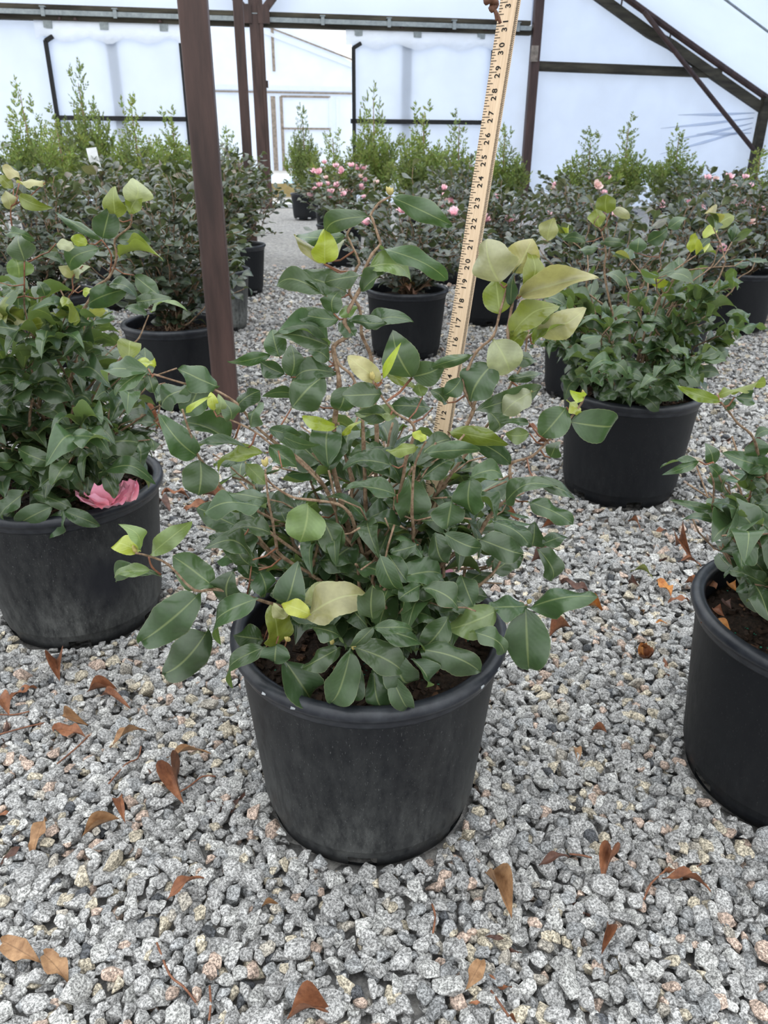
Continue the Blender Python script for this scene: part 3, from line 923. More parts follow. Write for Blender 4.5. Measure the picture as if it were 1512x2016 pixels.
FRONT_LEAVES = [
    (1417,788,1339,762,17,'o'), (1417,777,1502,754,17,'o'), (1447,782,1480,785,22,'m'), (1428,807,1445,787,17,'m'), (1491,902,1488,866,35,'d'),
    (1486,861,1516,846,16,'m'), (1516,918,1439,898,29,'g'), (1404,913,1394,878,25,'d'), (1374,908,1306,917,13,'m'), (1376,909,1316,932,14,'m'),
    (1395,916,1414,936,19,'d'), (1423,968,1431,938,33,'g'), (1402,1003,1336,989,14,'m'), (1412,1025,1344,1019,17,'m'), (1412,1006,1459,1002,19,'d'),
    (1488,1025,1516,1044,30,'g'), (1480,946,1513,951,22,'m'), (1486,937,1461,918,16,'d'), (1480,976,1502,970,22,'g'), (1483,1033,1423,1052,19,'m'),
    (1502,1052,1442,1049,19,'g'), (1464,1066,1424,1082,22,'d'), (1499,1137,1453,1164,19,'m'), (1466,1109,1428,1134,16,'m'), (1496,1000,1488,989,19,'l'),
]
FRONT_STEMS = [
    ([(1420,793),(1434,809),(1453,834),(1477,853),(1488,875),(1491,888),(1507,932),(1513,973),(1518,1055),(1526,1126)], 0.86, 0.98, 0.0016, 0.004),
    ([(1398,932),(1405,951),(1404,986),(1401,1003),(1417,1022),(1436,1047),(1453,1074),(1469,1093),(1499,1120),(1526,1142)], 0.88, 0.98, 0.0014, 0.004),
    ([(1404,910),(1412,929),(1428,962),(1456,989),(1461,1000),(1480,1041),(1513,1109)], 0.9, 0.99, 0.0014, 0.003),
]
MID_LEAVES = [
    (1195,419,1195,385,31,'o'), (1179,446,1176,411,27,'o'), (1205,411,1238,429,14,'q'), (1078,473,1089,431,30,'k'), (1316,449,1348,428,21,'m'),
    (1276,476,1312,455,21,'m'), (1254,497,1258,470,26,'g'), (1301,534,1349,544,26,'m'), (1231,561,1194,536,24,'m'), (1300,566,1300,543,25,'y'),
    (1386,470,1410,448,18,'y'), (1359,497,1368,461,14,'y'), (1373,612,1373,577,33,'o'), (1378,629,1400,600,26,'g'), (1376,717,1378,683,24,'m'),
    (1389,713,1432,689,24,'m'), (1366,734,1414,733,20,'m'), (1176,489,1139,493,14,'m'), (1183,476,1229,479,14,'m'), (1152,476,1112,469,14,'d'),
    (1420,581,1396,570,27,'g'), (1467,631,1432,618,17,'m'), (1179,777,1234,753,24,'m'), (1281,777,1234,757,30,'m'), (1196,672,1139,689,24,'m'),
    (1247,686,1203,692,27,'g'), (1135,686,1115,716,27,'m'), (1173,706,1163,726,20,'m'), (1295,662,1342,669,20,'m'), (1288,696,1356,679,24,'g'),
]
MID_STEMS = [
    ([(1179,425),(1169,442),(1183,455),(1193,499),(1190,540),(1210,635),(1237,719)], 2.0, 2.05, 0.0016, 0.005),
    ([(1298,506),(1300,530),(1271,550),(1264,567),(1240,574),(1237,601),(1240,669),(1242,736)], 2.0, 2.05, 0.0016, 0.005),
    ([(1359,499),(1325,554),(1315,574),(1298,587),(1271,652),(1247,736)], 2.02, 2.05, 0.0016, 0.005),
    ([(1420,469),(1410,499),(1400,526),(1359,557),(1339,587),(1288,669),(1251,736)], 2.05, 2.07, 0.0016, 0.004),
    ([(1488,499),(1481,530),(1454,547),(1440,574),(1389,618),(1305,703),(1254,743)], 2.1, 2.07, 0.0016, 0.004),
    ([(1417,550),(1383,567),(1349,577),(1325,601),(1257,719)], 2.12, 2.08, 0.0016, 0.003),
    ([(1203,411),(1193,442),(1183,455)], 2.0, 2.01, 0.0014, 0.002),
]
DEADS = [
    (114, 1320, 46, 80, 0.5, 'r'), (44, 1366, 63, -25, 0.4, 'r'), (8, 1391, 42, 60, 0.5, 'r'), (9, 1436, 42, 100, 0.4, 'd'),
    (201, 1360, 61, -5, 0.35, 'r'), (228, 1383, 65, 25, 0.3, 'r'), (148, 1419, 57, 20, 0.35, 't'), (137, 1444, 72, 15, 0.4, 'r'),
    (253, 1457, 80, -25, 0.28, 't'), (372, 1489, 87, -5, 0.22, 't'), (308, 1527, 57, 40, 0.2, 'd'), (357, 1554, 61, 80, 0.55, 'r'),
    (445, 1569, 76, -10, 0.4, 'd'), (245, 1594, 57, 85, 0.25, 'r'), (198, 1630, 84, -25, 0.3, 't'), (76, 1651, 87, -70, 0.35, 't'),
    (23, 1683, 57, -40, 0.35, 'd'), (365, 1752, 87, -30, 0.4, 'r'), (40, 1873, 91, 30, 0.45, 't'), (108, 1907, 84, 50, 0.5, 't'),
    (8, 1603, 30, -20, 0.4, 'r'), (532, 1782, 34, -10, 0.3, 't'), (1090, 1697, 65, -15, 0.35, 'd'), (1197, 1714, 57, 110, 0.5, 'r'),
    (1345, 1706, 73, -8, 0.42, 'r'), (1351, 1744, 99, 15, 0.35, 'r'), (981, 1764, 107, 60, 0.38, 't'), (1139, 1776, 69, 50, 0.3, 'd'),
    (1189, 1849, 65, 100, 0.3, 'r'), (934, 1918, 69, 120, 0.5, 't'), (985, 1930, 53, 30, 0.3, 'r'), (977, 1847, 40, 10, 0.3, 'd'),
    (1135, 1487, 30, 80, 0.5, 't'), (1179, 1440, 32, 10, 0.5, 'r'), (936, 1975, 24, 0, 0.4, 'r'), (1009, 2007, 24, 40, 0.4, 'r'),
    (1004, 1020, 40, 20, 0.5, 'r'), (1086, 1037, 44, -8, 0.3, 'r'), (1062, 1115, 37, 25, 0.4, 'd'), (1135, 1159, 69, 25, 0.3, 'd'),
    (1300, 1049, 27, -10, 0.5, 'r'), (1347, 1090, 44, 40, 0.4, 'r'), (1358, 1111, 47, 12, 0.35, 'r'), (1263, 1133, 46, 18, 0.28, 'g'),
    (1307, 1159, 44, 50, 0.5, 'o'), (1336, 1183, 42, -5, 0.5, 'r'), (1263, 1188, 33, 70, 0.5, 't'), (1168, 1201, 44, 15, 0.4, 'o'),
    (1102, 1245, 47, -25, 0.4, 'r'), (1301, 1228, 26, 5, 0.4, 'o'), (1312, 1312, 40, 75, 0.5, 'r'), (1292, 1093, 44, 15, 0.15, 'd'),
    (1362, 1153, 31, 20, 0.35, 'r'), (1248, 1035, 29, 35, 0.25, 'r'), (1248, 1153, 22, 10, 0.6, 'd'), (345, 975, 55, 10, 0.4, 'r'),
    (385, 1000, 60, -20, 0.4, 'r'), (422, 985, 50, 25, 0.4, 'r'), (330, 1005, 45, 40, 0.4, 'd'), (300, 842, 45, 5, 0.4, 'r'),
    (330, 860, 50, 30, 0.4, 'r'), (455, 1030, 40, 0, 0.4, 'r'), (1000, 1020, 50, 10, 0.45, 'r'), (1330, 930, 40, 60, 0.4, 'd'),
    (1420, 860, 40, 10, 0.4, 'd'), (600, 640, 30, 10, 0.4, 'r'), (585, 700, 30, 40, 0.4, 'd'), (1050, 850, 30, 20, 0.4, 'r'),
    (1440, 720, 35, 0, 0.4, 'r'), (1070, 880, 40, 15, 0.4, 'r'), (1480, 900, 40, 15, 0.4, 'd'), (610, 2000, 90, -10, 0.5, 'r'),
    (1010, 1865, 40, 30, 0.3, 'd'),
]
TWIGS = [[(0, 1455),(45, 1440),(91, 1428)], [(0, 1412),(30, 1415),(60, 1410)], [(114, 1512),(150, 1485),(178, 1457)], [(216, 1554),(250, 1515),(272, 1500),(279, 1478)], [(311, 1869),(335, 1925),(362, 1950),(387, 1983)], [(414, 1950),(416, 1985),(412, 2014)], [(1266, 1778),(1280, 1745),(1305, 1724),(1310, 1715)], [(1120, 1690),(1145, 1695),(1165, 1702)], [(345, 1575),(375, 1555),(400, 1535),(425, 1534)], [(965, 1960),(985, 1985),(1000, 2010)], [(850, 1790),(856, 1815),(852, 1845)], [(960, 1105),(975, 1115),(1000, 1122)]]

# ================================================================ leaves
def leaf_arrays(nseg, nx, arch=.1, fold=.2, twist=.0, wave=.0, serr=.0, tip=.75, seed=0, cup=0.0, side=0.0, hook=0.0):
    """a leaf from (0,0,0) to (0,1,0), about 1 wide, facing +Z; returns points, faces, uv"""
    rnd = random.Random(seed)
    V, UV = [], []
    for i in range(nseg + 1):
        y = i / nseg
        t = max(0.0, (y - .045) / .955)
        hw = .5 * max(0.0, math.sin(math.pi * min(1, t ** .92))) ** tip * (1.03 - .22 * max(0.0, (t - .55) / .45) ** 2)
        hw = max(hw, .022 if y < .08 else .004)
        if serr and 0 < i < nseg: hw *= 1 + (serr if i % 2 else -serr)
        tw = twist * (y - .3)
        for j in range(-nx, nx + 1):
            q = j / nx
            x = hw * q
            z = fold * abs(x) * .55 - cup * (abs(x) * 2) ** 2 * .12 * 2
            z += wave * math.sin(y * 11 + 1.7 * (1 if q > 0 else 2.1) + seed) * abs(q) ** 1.5 * .055
            x2 = x * math.cos(tw) - z * math.sin(tw)
            z2 = x * math.sin(tw) + z * math.cos(tw)
            z2 += arch * 4 * y * (1 - y) * .25 * (1 + .5 * (y - .5))
            z2 -= hook * max(0.0, y - .6) ** 2 * 1.6
            x2 += side * 4 * y * (1 - y) * .25
            V.append((x2, y, z2))
            UV.append((.5 + .5 * q, y))
    k = 2 * nx + 1
    Fc = [(i * k + j, i * k + j + 1, i * k + k + j + 1, i * k + k + j) for i in range(nseg) for j in range(2 * nx)]
    return V, Fc, UV


rl = random.Random(77)
HI_SPEC, LO_SPEC = [], []
for i in range(14):
    HI_SPEC.append(dict(arch=rl.uniform(.0, .85), fold=rl.uniform(.0, .95), twist=rl.uniform(-1.0, 1.0), wave=rl.uniform(.4, 2.1), serr=.011, tip=rl.uniform(.54, .70), seed=i, cup=rl.uniform(-.3, 1.0), side=rl.uniform(-.4, .4), hook=rl.choice((0, .3, .8, 1.3))))
HI = [mesh('leaf', *leaf_arrays(24, 2, **s)[:2], M['leaf'], True, leaf_arrays(24, 2, **s)[2]) for s in HI_SPEC]
LOA = [leaf_arrays(6, 1, **dict(s, serr=0, wave=0, twist=s['twist'] * .7)) for s in HI_SPEC[:8]]
LO = [mesh('leaf', a, b, M['far_leaf'], True, c) for a, b, c in LOA]
MIDP = [mesh('leaf', *leaf_arrays(10, 2, **dict(s, serr=.006))[:2], M['leaf'], True, leaf_arrays(10, 2, **dict(s, serr=.006))[2]) for s in HI_SPEC]
LOT = [(np.array(a), np.array([t for q in b for t in ((q[0], q[1], q[2]), (q[0], q[2], q[3]))]), np.array(c)) for a, b, c in LOA]

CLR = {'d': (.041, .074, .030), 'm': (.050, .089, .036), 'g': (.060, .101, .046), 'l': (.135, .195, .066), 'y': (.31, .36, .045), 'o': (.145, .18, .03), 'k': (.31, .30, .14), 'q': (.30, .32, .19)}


def jit(c, rnd, a=.14):
    s = 1 + rnd.uniform(-a, a)
    return tuple(max(0, x * s * (1 + rnd.uniform(-a, a) * .4)) for x in c)


def leaf_matrix(b, t, w, nrm, roll=0.0, depth=None):
    """matrix that lays a unit leaf from b to t, w wide, its face towards nrm, turned about its own axis by roll"""
    a = t - b
    L = a.length
    y = a / L
    z = (nrm - y * nrm.dot(y))
    if z.length < 1e-4: z = Vector((0, 0, 1)) - y * y.z
    z.normalize()
    if roll: z = Matrix.Rotation(roll, 3, y) @ z
    x = y.cross(z)
    d = L if depth is None else depth
    return Matrix(((x.x * w, y.x * L, z.x * d, b.x), (x.y * w, y.y * L, z.y * d, b.y), (x.z * w, y.z * L, z.z * d, b.z), (0, 0, 0, 1)))


class Plant:
    """one potted plant: an Empty on the gravel that carries pot, soil, branches and leaves"""

    def __init__(self, name, loc, label, group=None, cat='plant'):
        self.root = empty(name, (loc[0], loc[1], 0), label, cat, group)
        self.x, self.y = loc
        self.leaves = []          # matrix, colour

    def add(self, m, c): self.leaves.append((m, c))

    def emit(self, protos, limit, mass_mat, rnd, lowT=LOT):
        """the first `limit` leaves become objects, the rest one joined mass"""
        for m, c in self.leaves[:limit]:
            put('leaf', protos[rnd.randrange(len(protos))], self.root, m, c)
        rest = self.leaves[limit:]
        if rest:
            CO, TR, TN, UV, off = [], [], [], [], 0
            for m, c in rest:
                a, t, u = lowT[rnd.randrange(len(lowT))]
                A = np.array(m)
                CO.append(a @ A[:3, :3].T + A[:3, 3])
                TR.append(t + off)
                TN.append(np.tile(np.array(c), (len(a), 1)))
                UV.append(u)
                off += len(a)
            me = mesh_np('foliage', np.concatenate(CO), np.concatenate(TR), mass_mat, np.concatenate(TN), np.concatenate(UV), True)
            tag(put('foliage', me, self.root), kind='stuff')


# ================================================================ pots
POT_H, POT_R, POT_R0 = .302, .19, .154


def pot_meshes(key, hole_mat, s=1.0, h=1.0):
    k = 72
    holes = [(k * i // 6 + 3) % k for i in range(6)]

    def skip(i, j): return i == 1 and any((j - q) % k in (0, 1, 2) for q in holes)
    R1 = POT_R - .010
    H = POT_H
    prof = [(POT_R0 - .012, -.004), (POT_R0 - .004, .0), (POT_R0 + .0005, .020), (POT_R0 + .003, .032), (POT_R0 + .0045, .034), (POT_R0 + .005, .036)]
    for i in range(1, 7): prof.append((POT_R0 + .005 + (R1 - POT_R0 - .005) * i / 6, .036 + (H - .03 - .036) * i / 6))
    ins = [(R1, H - .03), (R1 - .004, H - .03), (POT_R0 - .004, .03), (POT_R0 - .030, .022), (.001, .022)]
    b = MB().lathe([(r * s, z * h) for r, z in prof], k, skip)
    b.lathe([(r * s, z * h) for r, z in ins], k)
    body = b.mesh('pot', M[key], True)
    lip = [(R1 - .004, H - .034), (R1 + .001, H - .033), (R1 + .003, H - .028), (R1 + .004, H - .020), (R1 + .009, H - .017), (R1 + .0115, H - .011), (R1 + .010, H - .004), (R1 + .004, H), (R1 - .004, H - .001), (R1 - .009, H - .006), (R1 - .0105, H - .014), (R1 - .0095, H - .05), (R1 - .012, H - .09)]
    rim = MB().lathe([(r * s, z * h) for r, z in lip], k).mesh('rim', M['rim'], True)
    return body, rim


POTM = {k: pot_meshes(k, None) for k in ('pot', 'pot_dusty', 'pot_grey', 'pot_blotch')}
rsoil = random.Random(5)


def soil_mesh(R, n=26, seed=0):
    rnd = random.Random(seed)
    V, Fc = [(0, 0, .012)], []
    rings = 9
    for i in range(1, rings + 1):
        r = R * i / rings
        for j in range(n):
            a = 2 * math.pi * (j + .5 * (i % 2)) / n
            V.append((r * math.cos(a), r * math.sin(a), .012 * (1 - (i / rings) ** 2) + rnd.uniform(-.004, .004)))
    for j in range(n): Fc.append((0, 1 + j, 1 + (j + 1) % n))
    for i in range(rings - 1):
        for j in range(n):
            a, b = 1 + i * n + j, 1 + i * n + (j + 1) % n
            Fc.append((a, a + n, b + n, b))
    return mesh('soil', V, Fc, M['soil'], True)


SOILM = soil_mesh(.172, 30, 3)


def chips_mesh(seed, n, R, mat, lo=.004, hi=.012):
    rnd = random.Random(seed)
    b = MB()
    for i in range(n):
        r, a = R * math.sqrt(rnd.random()), rnd.uniform(0, 6.28)
        L = rnd.uniform(lo, hi)
        m = Matrix.Rotation(rnd.uniform(0, 6.28), 3, 'Z') @ Matrix.Rotation(rnd.uniform(-.6, .6), 3, 'X') @ Matrix.Rotation(rnd.uniform(-.5, .5), 3, 'Y')
        b.box((r * math.cos(a), r * math.sin(a), .013 * (1 - (r / .17) ** 2) + rnd.uniform(.0, .004)), L, L * rnd.uniform(.35, .7), L * rnd.uniform(.2, .4), m)
    return b.mesh('bark_chips', mat)


CHIPM = [chips_mesh(1, 520, .168, CHIPS[0], .005, .014), chips_mesh(2, 150, .168, CHIPS[1], .004, .013)]
GRAINM = chips_mesh(9, 120, .16, M['fert'], .0022, .003)


def potted(name, loc, label, potmat='pot', group=None, soil=True, tilt=0.0, spin=0.0, cat='plant', detail=True):
    P = Plant(name, loc, label, group, cat)
    m = Matrix.Translation((loc[0], loc[1], .002)) @ Matrix.Rotation(spin, 4, 'Z') @ Matrix.Rotation(tilt, 4, 'X')
    body, rim = POTM[potmat]
    po = put('pot', body, P.root, m)
    put('rim', rim, po, m)
    if soil:
        ms = Matrix.Translation((loc[0], loc[1], POT_H - .045)) @ Matrix.Rotation(spin, 4, 'Z')
        so = put('soil', SOILM, P.root, ms)
        if detail:
            for c in CHIPM: tag(put('bark_chips', c, so, ms), kind='stuff')
            tag(put('fertiliser_grains', GRAINM, so, ms), kind='stuff')
    return P


def smooth_path(pts, n=3):
    """Catmull-Rom through the points"""
    out = []
    N = len(pts)
    for i in range(N - 1):
        p0, p1, p2, p3 = pts[max(i - 1, 0)], pts[i], pts[i + 1], pts[min(i + 2, N - 1)]
        for k in range(n):
            t = k / n
            out.append(((p1 * 2) + (p2 - p0) * t + (p0 * 2 - p1 * 5 + p2 * 4 - p3) * t * t + (p1 * 3 - p0 - p2 * 3 + p3) * t ** 3) * .5)
    out.append(pts[-1])
    return out


def traced_stems(P, stems, rnd):
    """stems followed in the photo, each from its tip (first point) down to its foot"""
    info = []
    for pts, y0, y1, r0, r1 in stems:
        n = len(pts)
        W = [at(x, y, y0 + (y1 - y0) * (i / (n - 1)) + rnd.uniform(-.004, .004)) for i, (x, y) in enumerate(pts)]
        path = smooth_path(W, 3)
        k = len(path)
        rad = [.72 * (r0 + (r1 - r0) * (i / (k - 1)) ** 1.3) * (1.18 if i % 3 == 0 else .97) for i in range(k)]
        b = MB().tube(path, rad, 7)
        b.build('branch', M['twig'] if r1 < .0022 else M['bark'], P.root, None, True)
        for (x, y), p in zip(pts, W): info.append((x, y, p.y))
        for i in range(n - 1):
            (xa, ya), (xb, yb) = pts[i], pts[i + 1]
            for s in (.25, .5, .75): info.append((xa + (xb - xa) * s, ya + (yb - ya) * s, W[i].y + (W[i + 1].y - W[i].y) * s))
    return np.array(info)


def traced_leaves(P, rows, info, rnd, depth_fn, reach=34, front=None):
    for bx, by, tx, ty, w, c in rows:
        d = np.hypot(info[:, 0] - bx, info[:, 1] - by)
        i = int(d.argmin())
        Y = info[i, 2] if d[i] < reach else depth_fn(bx, by)
        if front is not None and by > 960: Y = min(Y, front(bx, by))
        b = at(bx, by, Y)
        lpx = math.hypot(tx - bx, ty - by)
        sc = (b - CAM).dot(FW) / F_PX
        dY = rnd.uniform(-.35, .25) * lpx * sc
        if ty > by + 25: dY = -abs(dY) * .6
        t = at(tx, ty, max(.3, Y + dY))
        view = (CAM - b).normalized()
        up = Vector((0, 0, 1))
        nrm = (view * .8 + up * .35).normalized()
        rl_ = rnd.uniform(-.62, .62)
        b, t = b - (t - b) * .03, t + (t - b) * .07
        m = leaf_matrix(b, t, w * sc * 1.26 / math.cos(rl_ * .85), nrm, rl_)
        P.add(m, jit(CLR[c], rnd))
        if d[i] >= reach * .35:
            # short petiole twig back to the nearest stem
            x, y, yy = info[i]
            e = at(x, y, yy)
            if (e - b).length < .09:
                MB().tube([e, e.lerp(b, .5) + Vector((0, 0, -.004)), b], [.0013, .0011, .0009], 5).build('twig', M['twig'], P.root, None, True)


def grow(P, rnd, zs, R, H, nstem, leafL, colors, zig=.5, step=.034, dens=1.0, upright=.6, stems_obj=True, accept=None, twigs=.55, low=True):
    """procedural crown: zigzag stems from the soil with alternate leaves and side twigs"""
    c0 = Vector((P.x, P.y, zs))
    leaves = []

    def leaf_at(p, d, k, zrel):
        out = Vector((p.x - P.x, p.y - P.y, 0))
        out = out.normalized() if out.length > .01 else Vector((rnd.uniform(-1, 1), rnd.uniform(-1, 1), 0))
        side = d.cross(Vector((0, 0, 1)))
        side = side.normalized() if side.length > .05 else Vector((1, 0, 0))
        a = side * ((1 if k % 2 else -1) * rnd.uniform(.5, 1.1)) + out * rnd.uniform(.2, .8) + d * rnd.uniform(.1, .6) + Vector((0, 0, rnd.uniform(-.35, .35) + (.25 if zrel > .6 else -.15)))
        a.normalize()
        L = leafL * rnd.uniform(.7, 1.2)
        nrm = Vector((rnd.uniform(-.4, .4), rnd.uniform(-.4, .4), 1)) + out * .45
        leaves.append((p, p + a * L, L * rnd.uniform(.46, .60), nrm, zrel))

    for s in range(nstem):
        az = 2 * math.pi * (s + rnd.uniform(-.3, .3)) / nstem
        spread = rnd.uniform(.05, 1.0) ** .7
        tgt = c0 + Vector((math.cos(az) * R * spread, math.sin(az) * R * spread, H * (1 - .45 * spread ** 2) * rnd.uniform(.7, 1.05)))
        p = c0 + Vector((rnd.uniform(-.025, .025), rnd.uniform(-.025, .025), -.005))
        n = max(5, int((tgt - p).length / step))
        path = [p.copy()]
        b = MB()
        for i in range(n):
            d = (tgt - p) / (n - i)
            z = Vector((rnd.uniform(-1, 1), rnd.uniform(-1, 1), rnd.uniform(-.5, .5))) * step * zig
            if i == n - 1: z *= .2
            p = p + d + z
            path.append(p.copy())
        if accept:
            for i in range(3, len(path)):
                if not accept(path[i]):
                    path = path[:i]
                    break
            n = len(path) - 1
        pp = smooth_path(path, 2)
        K = len(pp)
        b.tube(pp, [.0042 * (1 - .68 * i / K) for i in range(K)], 5)
        for i in range(1, n + 1):
            zr = (path[i].z - zs) / H
            d = (path[i] - path[i - 1]).normalized()
            if rnd.random() < .85 * dens: leaf_at(path[i], d, i, zr)
            if i == n:
                for q in range(3): leaf_at(path[i], d, q, zr + .3)
            elif rnd.random() < twigs and i > 1:
                out = Vector((path[i].x - P.x, path[i].y - P.y, 0)) * 2 + Vector((rnd.uniform(-.2, .2), rnd.uniform(-.2, .2), rnd.uniform(-.02, .12)))
                td = (out.normalized() + d * .5 + Vector((rnd.uniform(-.7, .7), rnd.uniform(-.7, .7), rnd.uniform(-.3, .4)))).normalized()
                q = path[i].copy()
                tw = [q.copy()]
                tn = rnd.randint(2, 4)
                if accept and not accept(q + td * step * 1.5): continue
                for j in range(tn):
                    q = q + (td + Vector((rnd.uniform(-.4, .4), rnd.uniform(-.4, .4), rnd.uniform(-.2, .4)))) * step * .8
                    if q.z < zs + .01: q.z = zs + .015
                    tw.append(q.copy())
                    leaf_at(q, td, j, (q.z - zs) / H)
                    if rnd.random() < .5 * dens: leaf_at(q, td, j + 1, (q.z - zs) / H)
                b.tube(tw, [.0018] + [.0013] * (len(tw) - 1), 4)
        if stems_obj: b.build('branch', M['bark'], P.root, None, True)
    res = []
    for bp, tp_, w, nrm, zr in leaves:
        if tp_.z < zs + .004: tp_.z = zs + .004 + rnd.uniform(0, .02)
        if accept and not (accept(bp) and accept(tp_)): continue
        m = leaf_matrix(bp, tp_, w, nrm.normalized())
        res.append((m, jit(colors(zr, rnd), rnd), (CAM - bp).length))
    res.sort(key=lambda r: r[2])
    for m, c, _ in res: P.add(m, c)
    return len(res)


def green(zr, rnd):
    u = rnd.random()
    if zr > .95 and u < .35: return CLR[rnd.choice('yok')]
    return CLR['m'] if u < .4 else CLR['d'] if u < .75 else CLR['g']


def inside(poly):
    def f(p):
        x, y, _ = proj(p)
        c = False
        n = len(poly)
        for i in range(n):
            (x1, y1), (x2, y2) = poly[i], poly[i - 1]
            if (y1 > y) != (y2 > y) and x < (x2 - x1) * (y - y1) / (y2 - y1) + x1: c = not c
        return c
    return f

ZS = POT_H - .035
# ---------------------------------------------------------------- the measured camellia
rnd = random.Random(11)
PM = potted('potted_camellia', POT_MAIN, 'camellia with twisted stems in a dusty black pot, a wooden yardstick behind its leaves', 'pot_dusty', spin=math.radians(-115))
info = traced_stems(PM, MAIN_STEMS, rnd)


def main_depth(x, y):
    """front of the crown: nearer the camera low down in the middle, level with the trunk at the top"""
    f = min(1, max(0, (y - 760) / 420))
    s = max(0, 1 - ((x - 735) / 330) ** 2)
    return .90 - f * (.05 + .13 * s) + rnd.uniform(-.025, .025)


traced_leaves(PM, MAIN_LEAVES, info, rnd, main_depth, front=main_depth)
CROWN = [(410, 950), (480, 890), (560, 840), (640, 815), (740, 815), (860, 850), (960, 900), (1050, 980), (1070, 1080), (980, 1150), (940, 1230), (900, 1300), (830, 1350), (700, 1350), (590, 1300), (510, 1255), (470, 1170), (420, 1090)]
_crown = inside(CROWN)


def behind_front(p):
    x, y, _ = proj(p)
    f = min(1, max(0, (y - 760) / 420))
    s = max(0, 1 - ((x - 735) / 330) ** 2)
    return p.y > .925 - f * (.05 + .13 * s) and _crown(p)


grow(PM, rnd, ZS, .22, .40, 24, .062, lambda z, r: CLR['d'] if r.random() < .5 else CLR['m'], zig=.6, step=.030, accept=behind_front, twigs=.65)
PM.emit(HI, 300, M['leaf_mass'], rnd)
# scuffs on the rim
for a in (205, 228, 242, 318, 331, 352):
    t = math.radians(a)
    r = POT_R + .0008
    b = MB()
    for i in range(3):
        tt = t + i * .012
        b.box((POT_MAIN[0] + r * math.cos(tt), POT_MAIN[1] + r * math.sin(tt), POT_H - .0085), .0016, .0016 + .001 * (i % 2), .0042 - .001 * i, Matrix.Rotation(tt, 3, 'Z') @ Matrix.Rotation(-.5, 3, 'Y'))
    b.build('scuff_mark', M['scuff'], next(c for c in PM.root.children if c.name.startswith('pot')), None)
# buds at the twig tips
for x, y, Y in ((523, 918, .744), (268, 1087, .70), (1150, 782, .918), (1040, 1188, .79), (768, 384, .868), (733, 748, .80), (655, 1268, .74), (695, 1278, .725), (568, 1262, .74)):
    p = at(x, y, Y)
    for k in range(3):
        d = Vector((rnd.uniform(-.5, .5), rnd.uniform(-.5, .2), 1)).normalized() * rnd.uniform(.007, .011)
        MB().tube([p, p + d * .35, p + d * .75, p + d], [.0012, .0026, .0018, .0002], 6).build('bud', M['bud'], PM.root, None, True)

# ---------------------------------------------------------------- its neighbours
rnd = random.Random(21)
PL = potted('potted_camellia', POT_LEFT, 'camellia in a black pot with a dark wet patch, pink flower on its soil', 'pot_blotch', spin=.4)
info = traced_stems(PL, LEFT_STEMS, rnd)
traced_leaves(PL, LEFT_LEAVES, info, rnd, lambda x, y: (1.30 if y < 860 else 1.235) + rnd.uniform(-.03, .03))
grow(PL, rnd, ZS, .27, .44, 24, .068, green, zig=.55, step=.036, accept=inside([(-400, 560), (60, 540), (200, 590), (300, 700), (320, 800), (300, 945), (165, 955), (150, 1048), (-400, 1060)]), twigs=.7)
grow(PL, rnd, ZS, .24, .62, 8, .058, green, zig=.8, step=.05, accept=inside([(-400, 380), (100, 380), (330, 560), (330, 760), (-400, 760)]), twigs=.35, dens=.8)
PL.emit(HI, 300, M['leaf_mass'], rnd)

rnd = random.Random(31)
PR = potted('potted_camellia', POT_MID, 'wide camellia in a clean black pot, set apart on the open gravel', 'pot', spin=1.2)
info = traced_stems(PR, MID_STEMS, rnd)
traced_leaves(PR, MID_LEAVES, info, rnd, lambda x, y: 1.98 + rnd.uniform(-.05, .05))
grow(PR, rnd, ZS, .30, .30, 20, .066, lambda z, r: CLR['g'] if r.random() < .5 else CLR['m'], zig=.5, step=.034, twigs=.75)
grow(PR, rnd, ZS, .34, .50, 8, .058, green, zig=.8, step=.055, twigs=.3, dens=.8)
PR.emit(MIDP, 300, M['leaf_mass'], rnd)

rnd = random.Random(41)
PF = potted('potted_camellia', POT_FRONT, 'camellia in a black pot with brown dead leaves on its mossy soil', 'pot', spin=.9)
info = traced_stems(PF, FRONT_STEMS, rnd)
traced_leaves(PF, FRONT_LEAVES, info, rnd, lambda x, y: .93 + rnd.uniform(-.04, .04))
grow(PF, rnd, ZS, .25, .34, 26, .064, green, zig=.55, step=.034, accept=inside([(1395, 950), (1512, 860), (2400, 600), (2400, 1500), (1512, 1230), (1425, 1165), (1395, 1060)]), twigs=.6)
PF.emit(HI, 300, M['leaf_mass'], rnd)


# ---------------------------------------------------------------- flowers
def petal_arrays(n=5, cup=.5):
    V, UV, Fc = [], [], []
    for i in range(n + 1):
        y = i / n
        hw = .46 * math.sin(math.pi * min(1, .08 + .80 * y)) ** .7
        for j in (-1, -.5, 0, .5, 1):
            V.append((hw * j, y, cup * y * y * .6 + .18 * abs(j) ** 2 * y + (.06 * math.sin(9 * y + 3 * j))))
            UV.append((.5 + .5 * j, y))
    for i in range(n):
        for j in range(4): Fc.append((i * 5 + j, i * 5 + j + 1, i * 5 + 6 + j, i * 5 + 5 + j))
    return V, Fc, UV


def flower_mesh(name, mat, seed, np_=8):
    rnd = random.Random(seed)
    V, Fc, UV = [], [], []
    a, f, u = petal_arrays(3, .5)
    for k in range(np_):
        m = Matrix.Rotation(k * 2.399 + rnd.uniform(-.2, .2), 4, 'Z') @ Matrix.Rotation(.25 + .9 * (k / np_) * rnd.uniform(.7, 1.2), 4, 'X') @ Matrix.Scale(1 - .35 * k / np_, 4)
        o = len(V)
        V += [m @ Vector(q) for q in a]
        Fc += [tuple(i + o for i in q) for q in f]
        UV += u
    return mesh(name, V, Fc, mat, True, UV)


